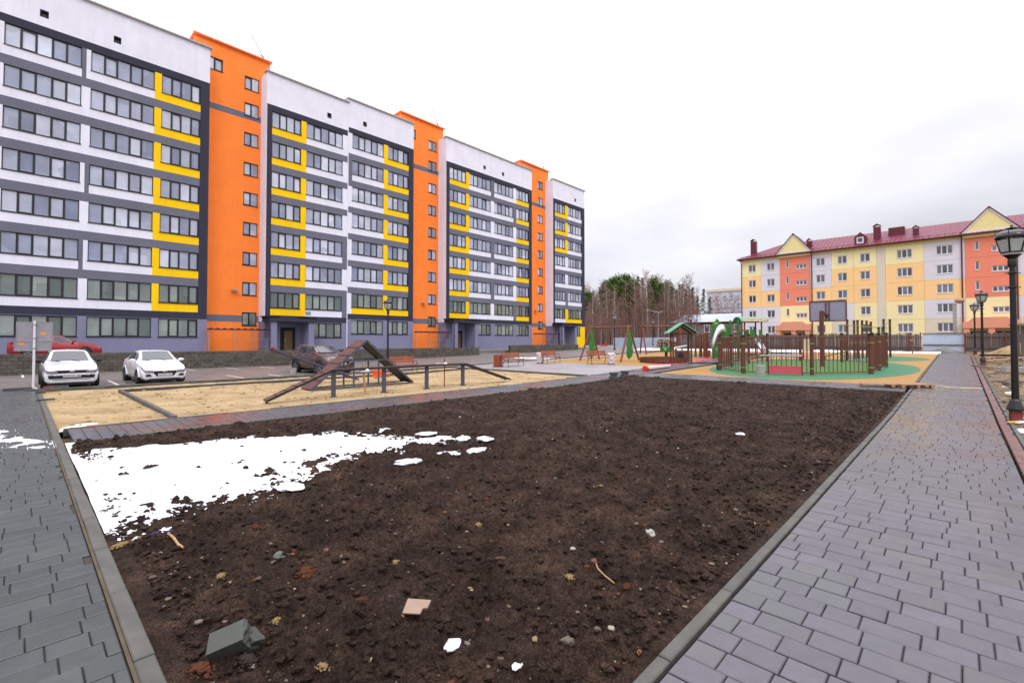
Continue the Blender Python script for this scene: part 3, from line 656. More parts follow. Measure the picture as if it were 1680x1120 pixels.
section(36.05, 52.03, .47, [(36.58, 39.26, 4), (39.8, 43.65, 5), (44.28, 48.05, 5), (48.66, 51.34, 4)], (.53, .69),
        [(39.26, 39.8, YY), (43.65, 44.28, cl('mwwmwmw')), (48.05, 48.66, cl('wmwwwwm'))],
        [(36.58, 39.8, YY), (39.8, 43.65, WW), (43.65, 44.28, cl('mwwmwmw')), (44.28, 48.05, WW), (48.05, 48.66, cl('wmwwwwm')), (48.66, 51.34, YY)],
        [(40.6, 43.65, 4), (44.28, 48.05, 5), (48.66, 51.34, 4)],
        [(43.65, 44.28, 'base'), (48.05, 48.66, 'base'), (51.34, 52.03, 'base'), (39.4, 40.6, 'base'), (36.05, 37.0, 'base')], [42.5, 46.0])
section(57.05, 65.49, .5, [(57.52, 60.16, 4), (60.81, 64.61, 5)], (.47, .88),
        [(60.16, 60.81, cl('yyywwmy'))],
        [(57.52, 60.16, cl('yyywwww')), (60.16, 60.81, cl('yyywwmy')), (60.81, 64.61, cl('wwwwwwy'))],
        [(61.4, 64.2, 4)], [(64.2, 65.49, 'yellow'), (60.3, 61.4, 'yellow'), (57.05, 58, 'base')], [62.9])
# stair towers
def tower(y0, y1, w0, dz):
    x = FX-1.55; top = 28.1+dz; w1 = w0+1.22; yv0, yv1 = y0-.75, y1+.75
    zs = [3.2+dz*.8+2.75*i for i in range(8)]+[24.9+dz]
    bands = [(GZ-.3, 3.5, 'orange'), (3.5, 4.1, 'mid'), (4.1, 22.1, 'orange'), (22.1, 22.65, 'mid')]
    for a, c, m_ in bands:
        a, c = (a+dz*.8 if a > 1 else a), c+dz*.8
        slab('stair_wall', m_, yv0, w0, a, c, x); slab('stair_wall', m_, w1, yv1, a, c, x)
    zt = 22.65+dz*.8
    slab('stair_wall', 'orange', w1, yv1, zt, top, x)
    k0, k1, kz = y0+.05, y0+1.35, 25.6+dz
    slab('stair_wall', 'orange', yv0, w0, zt, kz, x); slab('stair_wall', 'orange', yv0, k0, kz, kz+1.1, x); slab('stair_wall', 'orange', k1, w0, kz, kz+1.1, x); slab('stair_wall', 'orange', yv0, w0, kz+1.1, top, x)
    window(k0, k1, kz, kz+1.1, 2, x)
    cur = GZ-.3
    for z in zs:
        for a, c, m_ in bands+[(22.65, 60, 'orange')]:
            a, c = (a+dz*.8 if a > 1 else a), c+dz*.8; lo, hi = max(cur, a), min(z, c)
            if hi-lo > .01: slab('stair_wall', m_, w0, w1, lo, hi, x)
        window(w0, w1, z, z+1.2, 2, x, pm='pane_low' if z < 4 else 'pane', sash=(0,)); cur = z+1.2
    slab('stair_wall', 'orange', w0, w1, cur, top, x)
    MB().box(x-9, x-.3, yv0+.01, yv1-.01, GZ, top-.05).build('stair_core', 'orange', flats, True)
    MB().box(x-9.2, x+.2, yv0-.16, yv1+.16, top, top+.14).build('tower_capping', 'ocap', flats, True)
    rl = MB()
    for i in range(4): y = yv0+.2+(yv1-yv0-.4)*i/3; rl.tube((x, y, top+.16), (x, y, top+.8), .012, n=4)
    rl.tube((x, yv0+.2, top+.8), (x, yv1-.2, top+.8), .014, n=4); rl.build('roof_rail', 'galv', flats, True)
    an = MB().tube((x-.5, yv1-.4, top), (x-.5, yv1-.4, top+.7), .03, n=6).tube((x-.5, yv1-.3, top+.4), (x-.4, yv1-1.5, top+2.2), .035, n=6).tube((x-.5, yv1-.1, top+.35), (x-.5, yv1-.8, top+.8), .04, n=6)
    an.build('roof_aerial', 'galv', flats, True)
    lp = MB().box(x, x+.25, y0+2.4, y0+2.5, 6.35, 6.45).box(x+.1, x+.4, y0+2.2, y0+2.7, 6.25, 6.36).build('wall_lamp', 'galv', flats, True)
    # cellar stair canopy: galvanised frame with a ribbed edge
    c = MB(); xf = FX+.5
    for y in (y0+.05, y0+1.9, y0+3.4, y1+.25): c.box(xf-.03, xf+.03, y-.03, y+.03, GZ, 2.75)
    for z in (1.25, 1.9, 2.7): c.box(xf-.02, xf+.02, y0+1.9 if z < 2 else y0-.1, y1+.3, z, z+.05)
    fr = c.build('cellar_canopy_frame', 'galv', flats, True); r_ = MB()
    for i in range(10): y = y0-.1+i*.52; r_.prism([(y, 2.77), (y+.26, 2.9), (y+.52, 2.77), (y+.52, 2.75), (y, 2.75)], 'x', xf-.3, xf+.15)
    r_.build('cellar_canopy_sheet', 'roof_dark', fr)
tower(10.82, 15.33, 13.93, 0); tower(31.27, 36.02, 34.5, .43); tower(52.05, 57.02, 55.2, .47)
# entrance porches
def porch(y, dz, n):
    z = GZ; top = 3.62+dz
    slab('porch_wall', 'base', y+.94, y+3.14, 3.05, top-.04, FX); slab('porch_back_wall', 'base', y+.94, y+1.35, z-.3, 3.05, FX-.06, .2); slab('porch_back_wall', 'base', y+2.75, y+3.14, z-.3, 3.05, FX-.06, .2)
    d = MB().box(FX-.298, FX-.24, y+1.35, y+2.75, z, 3.05).build('recess_shade_panel', 'black', flats, True)  # flat black panel painted in for the shade of the recess
    dl = MB().box(FX-.24, FX-.18, y+1.75, y+2.5, z+.05, 2.75).build('entrance_door', 'door', flats, True); MB().box(FX-.18, FX-.14, y+1.82, y+1.87, 1.6, 2.0).build('door_handle', 'galv', dl)
    for a in (y-.1, y+3.2):
        MB().box(FX+1.35, FX+1.8, a, a+.5, z-.2, top-.1).build('porch_pillar', 'base', flats, True)
        MB().box(FX+.0, FX+2.0, a-.35, a+.85, top+.32, top+.4).build('canopy_corner_cap', 'dark', flats, True); MB().box(FX+.02, FX+1.9, a-.2, a+.7, top+.2, top+.32).build('canopy_corner_block', 'dark', flats, True)
    MB().box(FX+.002, FX+1.35, y+3.22, y+3.4, z-.2, top-.1).build('porch_side_wall', 'base', flats, True)
    MB().box(FX+.002, FX+1.95, y-.25, y+3.85, top-.1, top+.2).build('porch_canopy', 'dark', flats, True)
    pipe = MB().tube((FX+1.9, y-.25, top-.1), (FX+1.9, y-.25, z), .05, n=8).build('downpipe', 'dark', flats, True)
    st = MB().box(FX+.0, FX+2.1, y+.4, y+3.1, z, z+.16).build('porch_step', 'concrete', flats, True)
    bx_ = MB().box(FX+.004, FX+.09, y+4.1, y+4.4, 2.0, 2.5).build('intercom_box', 'galv', flats, True)
porch(15.36, 0, 0); porch(36.05, .45, 1); porch(57.05, .48, 2)
# house number plate by the first porch
pl = MB().box(FX+.004, FX+.03, 18.98, 19.5, 4.3, 4.62).build('house_number_plate', 'galv', flats, True)
# ---------------------------------------------------------------- retaining wall of split-face blocks
def block_wall(name, label, p, q, z0, z1, th=.3, step_end=False):
    p, q = Vector(p), Vector(q); L = (q-p).length; d = (q-p)/L; nrm = Vector((d.y, -d.x))
    t = thing(name, label, 'wall', (p.x, p.y, z0)); b = MB(); rs = random.Random(3); h = .2
    rows = round((z1-z0)/h); core = MB(); c0, c1 = p-nrm*.12, q-nrm*.12
    core.bar((c0.x, c0.y, (z0+z1)/2-.02), (c1.x, c1.y, (z0+z1)/2-.02), .2, z1-z0-.04).build('wall_core', 'joint', t, True)
    nb = 0
    for r in range(rows):
        s = -.2*(r % 2)
        while s < L:
            a, e = max(s, 0)+.006, min(s+.4, L)-.006
            if e-a > .05:
                c = p+d*(a+e)/2+nrm*(rs.uniform(-.012, .02)); z = z0+h*(r+.5)
                b.bar((c-d*(e-a)/2).to_3d()+Vector((0, 0, z)), (c+d*(e-a)/2).to_3d()+Vector((0, 0, z)), .14, h-.012)
            s += .4
    cap = b.build('wall_blocks', 'block', t, True); tag(cap, kind='stuff'); return t
block_wall('retaining_wall', 'long dark block retaining wall running behind the parked cars', (-37.5, -12), (-37.5, 34.2), -.1, 1.1)
block_wall('retaining_wall', 'short dark block retaining wall beyond the snowy gap', (-36.9, 38.4), (-36.9, 51.5), .3, 1.3)
sb = MB()
for i in range(3): sb.box(-38.4+i*-.35, -37.3-i*.35, 34.3, 38.3, .2, .36+.16*i)
tag(sb.build('yard_steps', 'concrete'), kind='structure')
# ================================================================ the older five-storey block at the end of the site
BY = 102.0; bz = 1.0
old = thing('panel_block', 'five storey panel block in yellow, peach and coral under a burgundy roof', 'apartment block', (-10, BY, bz))
def ux(cx, v=500): return onY(1200+cx/3.5, v, BY)[0]
ZS = [14.65, 11.55, 8.45, 5.35, 2.25]          # panel foot of each storey, top first
def pslab(name, m, x0, x1, z0, z1, th=.3, y=BY): return MB().box(x0+.012, x1-.012, y, y+th, z0+.012, z1-.012).build(name, m, old, True)
def pwin(x0, x1, z0, z1, n): return window(x0, x1, z0, z1, n, x=BY, pm='fpane', sash=(), parent=old, face='y', fm='pvc', fw=.14, sill='pvc')
def bay(x0, x1, cols, wx, n, wide=None):
    for r in range(5):
        zb, zt = ZS[r], ZS[r]+3.1; m_ = {'y': 'fyellow', 'o': 'forange', 'w': 'fwhite', 'c': 'fcoral', 'r': 'fcream'}[cols[r]]
        holes = [(wx[0], wx[1], zb+.95, zb+2.4, n)]
        if wide:
            holes = [(wx[0], wx[1], zb+1.15, zb+2.55, 1), (wide[0], wide[1], zb+.75, zb+1.6, 3)]
            if r == 4: holes = []
        xs = sorted([x0, x1]+[c for h_ in holes for c in h_[:2]])
        for a, c in zip(xs, xs[1:]):
            hh = [h_ for h_ in holes if abs(h_[0]-a) < 1e-6]
            q = MB() if False else None
            if not hh: MB().box(a+(.012 if a == x0 else 0), c-(.012 if c == x1 else 0), BY, BY+.3, zb+.012, zt-.012).build('wall_panel', m_, old, True)
            else:
                h_ = hh[0]; MB().box(a, c, BY, BY+.3, zb+.012, h_[2]).build('wall_panel', m_, old, True); MB().box(a, c, BY, BY+.3, h_[3], zt-.012).build('wall_panel', m_, old, True); pwin(*h_)
e_ = [62, 172, 280, 455, 578, 705, 838, 888, 1110, 1346]; X = [ux(c) for c in e_]
bay(X[0], X[1], 'yooww', (ux(100), ux(142)), 2); bay(X[1], X[2], 'wwoww', (ux(205), ux(250)), 2)
bay(X[2], X[3], 'cccyy', (ux(315), ux(332)), 1, (ux(372), ux(435)))
bay(X[3], X[4], 'wwoyy', (ux(488), ux(540)), 2); bay(X[4], X[5], 'yoowr', (ux(612), ux(667)), 2); bay(X[5], X[6], 'yooyy', (ux(742), ux(800)), 2)
pslab('expansion_strip', 'fcream', X[6], X[7], 2.25, 17.75)
bay(X[7], X[8], 'yooyy', (ux(953), ux(1043)), 3); bay(X[8], X[9], 'wwowr', (ux(1180), ux(1278)), 3)
X9, X10 = X[9], ux(1640); bay(X9, X10, 'cccyy', (ux(1403), ux(1430)), 1, (ux(1500), ux(1600)))
bay(X10, X10+4.2, 'wwowr', (X10+1.4, X10+3.2), 2); bay(X10+4.2, X10+8.4, 'yooyy', (X10+5.4, X10+7.2), 2); bay(X10+8.4, X10+12.6, 'yooyy', (X10+9.6, X10+11.4), 2)
xl, xr = X[0], X10+12.6
MB().box(xl, xr, BY, BY+.3, 17.76, 18.35).build('frieze', 'ffrieze', old, True); MB().box(xl+.02, xr, BY+.31, BY+12.4, bz-.5, 18.2).build('block_core', 'fcream', old, True)
MB().box(xl+.05, xr, BY+.05, BY+.3, bz-.6, 2.24).build('plinth', 'fcream', old, True)
# roof: hipped burgundy metal with standing seams
ez, rz = 18.35, 21.6; oy = BY-.7; ry = BY+6.2
rf = MB(); xh = xl+6.2
rf.add([(xl-.8, oy, ez), (xr, oy, ez), (xr, ry, rz), (xh, ry, rz), (xl-.8, BY+13, ez), (xr, BY+13, ez)], [(0, 1, 2, 3), (0, 3, 4), (3, 2, 5, 4)])
rf.add([(xl-.8, oy, ez-.18), (xr, oy, ez-.18), (xr, BY+13, ez-.18), (xl-.8, BY+13, ez-.18)], [(0, 1, 2, 3)])
rf.add([(xl-.8, oy, ez-.18), (xr, oy, ez-.18), (xr, oy, ez), (xl-.8, oy, ez)], [(0, 1, 2, 3)]); rf.add([(xl-.8, oy, ez-.18), (xl-.8, BY+13, ez-.18), (xl-.8, BY+13, ez), (xl-.8, oy, ez)], [(0, 1, 2, 3)])
roof = rf.build('roof', 'roof', old, True)
sm = MB(); x = xl-.4
while x < xr:
    f = min(1, (x-(xl-.8))/7.0); MB().bar((x, oy, ez+.03), (x, oy+(ry-oy)*f, ez+(rz-ez)*f+.03), .05, .07).build('roof_seam', 'roof_dark', roof); x += .62
g = MB(); g.box(xl-.8, xr, oy-.12, oy-.005, ez-.14, ez-.02); x = xl
while x < xr: g.box(x, x+.06, oy+.5, oy+.56, ez+.2, ez+.5); x += .9
g.box(xl-.8, xr, oy+.52, oy+.54, ez+.42, ez+.47); g.build('gutter_and_snow_guard', 'roof_dark', roof)
def gable(x0, x1, n):
    xc = (x0+x1)/2; zb, zt = 18.36, 22.1
    MB().prism([(x0-.1, 17.76), (x1+.1, 17.76), (x1+.1, zb+.2), (xc, zt), (x0-.1, zb+.2)], 'y', BY-.35, BY-.01).build('gable', 'ffrieze', old, True)
    b = MB(); b.box(x0, x1, BY-.42, BY-.352, zb+.1, zb+.38)
    b.bar((x0-.2, BY-.4, zb+.1), (xc, BY-.4, zt-.12), .09, .3); b.bar((x1+.2, BY-.4, zb+.1), (xc, BY-.4, zt-.12), .09, .3); b.build('gable_trim', 'pvc', old, True)
    r_ = MB(); a = (x0-.55, zb-.15); c = (x1+.55, zb-.15); t = (xc, zt+.1)
    r_.add([(a[0], BY-.5, a[1]), (t[0], BY-.5, t[1]), (t[0], BY+6, t[1]), (a[0], BY+1.0, a[1]), (c[0], BY-.5, c[1]), (c[0], BY+1.0, c[1])], [(0, 1, 2, 3), (1, 4, 5, 2)])
    r_.bar((a[0], BY-.5, a[1]), (t[0], BY-.5, t[1]), .06, .14); r_.bar((c[0], BY-.5, c[1]), (t[0], BY-.5, t[1]), .06, .14)
    r_.build('gable_roof', 'roof_dark', old, True)
gable(X[2]-.3, X[3]+.1, 0); gable(X9-.2, X10+.2, 1)
def entrance(x0, x1):
    zb, zt = bz-.3, 5.4; w = x1-x0
    b = MB().prism([(x0-.4, zt-.7), (x0+.2, zt-.7), (x0+.8, zt-.05), (x1-1.2, zt-.05), (x1-.6, zt-.5), (x1+.1, zt-.5), (x1+.1, zt-1.7), (x0-.4, zt-1.7)], 'y', BY-1.6, BY-.02)
    c = b.build('entrance_canopy', 'fcanopy', old, True); p_ = MB()
    for x in (x0-.35, (x0+x1)/2-.35, x1-.7): p_.box(x, x+.7, BY-1.5, BY-1.1, zb, zt-1.71)
    p_.build('canopy_piers', 'fcanopy', c); MB().box(x0+.5, (x0+x1)/2-.5, BY-.2, BY-.1, zb, zt-2.2).box((x0+x1)/2+.5, x1-.8, BY-.2, BY-.1, zb, zt-2.2).build('entrance_openings', 'black', c)  # black boxes stand in for the shade inside the openings
entrance(X[2], X[3]); entrance(X9, X10)
for x in (xl-.05, X[3]+.25, X9-.35, X10+.1):
    MB().tube((x, BY-.75, ez-.2), (x, BY-.12, ez-1.0), .09, n=8).tube((x, BY-.12, ez-1.0), (x, BY-.12, bz), .09, n=8).build('downpipe', 'roof_dark', old, True)
def chim(cx, cz_px, w, h, cap=True):
    x = ux(cx); y = BY+2.2; z = onY(1200+cx/3.5, 330+cz_px/3.5, y)[1]
    b = MB().box(x-w/2, x+w/2, y-w/2, y+w/2, z-1.5, z+h).build('chimney', 'roof_dark', roof, False)
    if cap: b2 = MB().prism([(x-w/2-.1, z+h+.15), (x, z+h+.55), (x+w/2+.1, z+h+.15), (x, z+h+.4)], 'y', y-w/2-.1, y+w/2+.1).build('chimney', 'roof_dark', roof)
chim(113, 300, 1.0, 2.3); chim(835, 205, 1.0, 1.7); chim(438, 232, .8, .0); chim(1062, 158, .8, .0)
x = ux(945); MB().box(x-1.1, x+1.1, BY+3, BY+4.5, 19.5, 21.5).build('vent_housing', 'roof_dark', roof)
x = ux(742); dm = MB().prism([(x-.85, 18.9), (x+.85, 18.9), (x+.85, 20.2), (x, 21.0), (x-.85, 20.2)], 'y', BY+.6, BY+4).build('dormer', 'roof_dark', roof)
window(x-.5, x+.5, 19.05, 20.1, 1, x=BY+.45, pm='fpane', sash=(), parent=old, face='y', fm='pvc', fw=.2, sill='pvc')
# ---------------------------------------------------------------- weathered board fence
def board_fence(name, label, p, q, h, dz=0.0, seed=1, gap=.13, m='oldwood'):
    p, q = Vector(p), Vector(q); L = (q-p).length; d = (q-p)/L; n = int(L/gap); rs = random.Random(seed)
    t = thing(name, label, 'fence', (p.x, p.y, T(p.y)+dz)); an = math.atan2(d.y, d.x); t.rotation_euler = (0, 0, an)
    mes = []
    for i in range(5):
        hh = h*rs.uniform(.93, 1.04); w = gap*.94
        me = MB().prism([(-w/2, 0), (w/2, 0), (w/2, hh-rs.uniform(0, .06)), (0, hh), (-w/2, hh-rs.uniform(0, .06))], 'y', -.012, .012).mesh('board'); me.materials.append(M[m]); mes.append(me)
    far = MB()
    for i in range(n):
        z = T(p.y+d.y*i*gap)-T(p.y)
        if i < 280:
            o = bpy.data.objects.new('board', rs.choice(mes)); COL.objects.link(o); o.parent = t; o.location = ((i+.5)*gap, rs.uniform(-.01, .01), z+rs.uniform(-.04, .03)); o.rotation_euler = (0, rs.gauss(0, .012), 0)
        else: hh = h*rs.uniform(.93, 1.04); far.box(i*gap, i*gap+gap*.94, -.012, .012, z, z+hh)
    if far.v: tag(far.build('board_run', m, t), kind='stuff')
    for z in (.35, h-.4): MB().box(0, L, -.1, -.03, z, z+.09).build('rail', m, t)
    for i in range(int(L/2.6)+1): MB().box(i*2.6-.05, i*2.6+.05, -.2, -.1, -.3, h-.1).build('post', 'redprimer', t)
    return t
FY = 60.0
board_fence('board_fence', 'grey weathered board fence standing below the panel block', (-27, FY), (-2.6, FY), 1.75, 0, 1)
board_fence('board_fence', 'grey weathered board fence to the right of the pale sheet gate', (.35, FY), (14, FY), 1.75, 0, 2)
gt_ = thing('sheet_gate', 'pale blue sheet metal gate between the two runs of board fence', 'gate', (-1.1, FY, T(FY)))
for i in range(2): MB().box(-1.45+i*1.46, -.02+i*1.46, -.03, .03, .05, 1.6).build('gate_leaf', 'bluefence', gt_)
MB().box(-1.5, 1.5, -.1, -.04, .55, .65).box(-1.5, 1.5, -.1, -.04, 1.62, 1.72).build('gate_rail', 'oldwood', gt_)
p = gp(1655, 590); sh = thing('plank_shed', 'weathered plank shed standing beside the wooden fence at the right edge', 'shed', (2.6, 44, T(44)))
rs = random.Random(9)
for i in range(16): MB().box(i*.2+.01, i*.2+.19, -.015, .015, 0, 2.25+rs.uniform(-.05, .05)).build('board', 'oldwood', sh)
MB().box(0, .03, .02, 2.4, 0, 2.2).build('side_wall', 'oldwood', sh); MB().box(-.2, 3.4, -.3, 2.6, 2.3, 2.42).build('shed_roof', 'rawwood', sh)
# ---------------------------------------------------------------- long low house, and the pale block far behind
hs = thing('low_house', 'long low grey house with a pale metal roof behind the playground', 'house', (-44, 110, .8)); HY = 110
hx0, hx1 = onY(1103, 540, HY)[0], -33.2; he = onY(1103, 529, HY)[1]; hr = he+1.9
MB().box(hx0, hx1, HY, HY+8, .5, he).build('wall', 'housewall', hs, True)
rfh = MB().add([(hx0-.5, HY-.6, he-.1), (hx1+.3, HY-.6, he-.1), (hx1+.3, HY+4, hr), (hx0+1.6, HY+4, hr), (hx0-.5, HY+8.6, he-.1), (hx1+.3, HY+8.6, he-.1)], [(0, 1, 2, 3), (0, 3, 4), (3, 2, 5, 4)]); rfh.build('roof', 'houseroof', hs, True)
MB().box(hx0, hx1, HY-.05, HY-.005, he-.55, he-.15).build('eaves_board', 'wood2', hs, True)
for i in range(5):
    x = hx0+1.2+i*3.3
    if x+1.2 < hx1: window(x, x+1.3, he-2.5, he-.7, 2, x=HY-.3, pm='fpane', sash=(), parent=hs, face='y', fm='pvc', fw=.18, sill='pvc')
fb = thing('pale_block', 'pale flat roofed building far off behind the conifers', 'building', (-75, 190, .8)); fy = 195
fx0, fx1 = onY(1160, 500, fy)[0], onY(1240, 500, fy)[0]; fz = onY(1185, 478, fy)[1]
MB().box(fx0, fx1, fy, fy+14, .5, fz).build('wall', 'farwall', fb, True); MB().box(fx0-.3, fx1+.3, fy-.3, fy+14, fz, fz+1).build('parapet', 'fcream', fb, True)
MB().box(fx0+6, fx1-1, fy-8, fy-.5, .5, fz-9).build('annex', 'purple', fb, True)
for r in range(4):
    for i in range(9):
        x = fx0+1.2+i*2.6
        if x+1.5 < fx1: window(x, x+1.5, fz-3.2-r*3.2, fz-1.6-r*3.2, 1, x=fy-.35, pm='pane', sash=(), parent=fb, face='y', fm='pvc', fw=.2, sill='pvc')
# ================================================================ cars
CARS = {
 'sedan': [(2.17,.24,.60,.66,.69,.66,.70,.66,.52),(2.08,.2,.68,.74,.77,.77,.81,.75,.60),(1.75,.18,.78,.83,.86,.80,.86,.79,.66),(1.2,.17,.87,.92,.95,.82,.865,.81,.70),(.95,.17,.92,.97,1.0,.82,.865,.81,.72),
           (.15,.17,.96,1.39,1.43,.82,.865,.80,.56),(-.4,.17,.97,1.42,1.46,.82,.865,.80,.57),(-.95,.17,.98,1.37,1.42,.82,.865,.80,.55),(-1.6,.18,1.0,1.05,1.08,.82,.86,.80,.68),(-2.02,.22,.98,1.02,1.04,.78,.83,.77,.66),(-2.2,.32,.86,.9,.92,.70,.74,.69,.6)],
 'wagon': [(2.05,.26,.70,.78,.81,.66,.70,.68,.52),(1.97,.22,.78,.84,.87,.76,.80,.76,.60),(1.65,.2,.84,.89,.92,.78,.84,.78,.66),(1.15,.2,.92,.97,1.0,.80,.85,.80,.70),(.92,.2,.96,1.01,1.04,.80,.85,.80,.71),
           (.15,.2,1.0,1.44,1.48,.80,.85,.79,.56),(-.4,.2,1.01,1.48,1.52,.80,.85,.79,.57),(-1.3,.2,1.02,1.46,1.51,.80,.85,.79,.56),(-1.75,.22,1.02,1.40,1.46,.80,.85,.79,.55),(-2.02,.26,1.0,1.1,1.13,.77,.82,.76,.60),(-2.1,.34,.8,.84,.86,.72,.76,.7,.6)],
 'suv': [(2.2,.34,.78,.86,.9,.72,.76,.72,.56),(2.1,.3,.88,.95,.99,.83,.87,.82,.64),(1.75,.28,.98,1.03,1.06,.86,.92,.85,.72),(1.2,.26,1.05,1.1,1.13,.87,.925,.87,.76),(.95,.26,1.09,1.14,1.17,.87,.925,.87,.77),
         (.2,.26,1.12,1.52,1.57,.87,.925,.85,.60),(-.4,.26,1.13,1.57,1.62,.87,.925,.85,.62),(-1.2,.26,1.15,1.55,1.61,.87,.925,.85,.61),(-1.75,.28,1.17,1.46,1.54,.87,.92,.84,.58),(-2.12,.34,1.1,1.18,1.22,.83,.88,.81,.62),(-2.25,.42,.9,.94,.97,.76,.8,.75,.6)]}
WHEELC = {}
def wheel_meshes(r, w):
    if (r, w) in WHEELC: return WHEELC[(r, w)]
    ty = MB(); prof = [(r*.66, -w/2), (r*.93, -w/2), (r, -w/2+.03), (r, w/2-.03), (r*.93, w/2), (r*.66, w/2)]; n = 24
    ty.add([(rr*math.cos(2*math.pi*i/n), y, rr*math.sin(2*math.pi*i/n)) for rr, y in prof for i in range(n)], [(k*n+i, k*n+(i+1) % n, (k+1)*n+(i+1) % n, (k+1)*n+i) for k in range(5) for i in range(n)])
    tm = ty.mesh('tyre', 40); tm.materials.append(M['tyre'])
    dk = MB().tube((0, -w/2+.06, 0), (0, w/2-.06, 0), r*.67, n=20); dm = dk.mesh('wheel'); dm.materials.append(M['trim'])
    ri = MB()
    for i in range(5):
        a = 2*math.pi*i/5+.3
        for s in (-.13, .13): ri.bar((.06*r*math.cos(a), w/2-.05, .06*r*math.sin(a)), (.66*r*math.cos(a+s), w/2-.035, .66*r*math.sin(a+s)), .032, .03, (0, 1, 0))
    q = 20; ri.add([(rr*math.cos(2*math.pi*i/q), y, rr*math.sin(2*math.pi*i/q)) for rr, y in ((r*.62, w/2-.03), (r*.7, w/2-.015), (r*.7, w/2-.06)) for i in range(q)], [(k*q+i, k*q+(i+1) % q, (k+1)*q+(i+1) % q, (k+1)*q+i) for k in range(2) for i in range(q)])
    ri.tube((0, w/2-.06, 0), (0, w/2-.02, 0), r*.16, n=10); rm = ri.mesh('rim'); rm.materials.append(M['rim'])
    WHEELC[(r, w)] = (dm, tm, rm); return WHEELC[(r, w)]
def text_mesh(txt, size, m):
    cu = bpy.data.curves.new('lettering', 'FONT'); cu.body = txt; cu.size = size; cu.align_x = 'CENTER'; cu.align_y = 'CENTER'; cu.extrude = .002
    t = bpy.data.objects.new('lettering', cu); COL.objects.link(t); bpy.context.view_layer.update()
    me = bpy.data.meshes.new_from_object(t.evaluated_get(bpy.context.evaluated_depsgraph_get())); bpy.data.objects.remove(t); bpy.data.curves.remove(cu)
    me.materials.clear(); me.materials.append(M[m]); return me
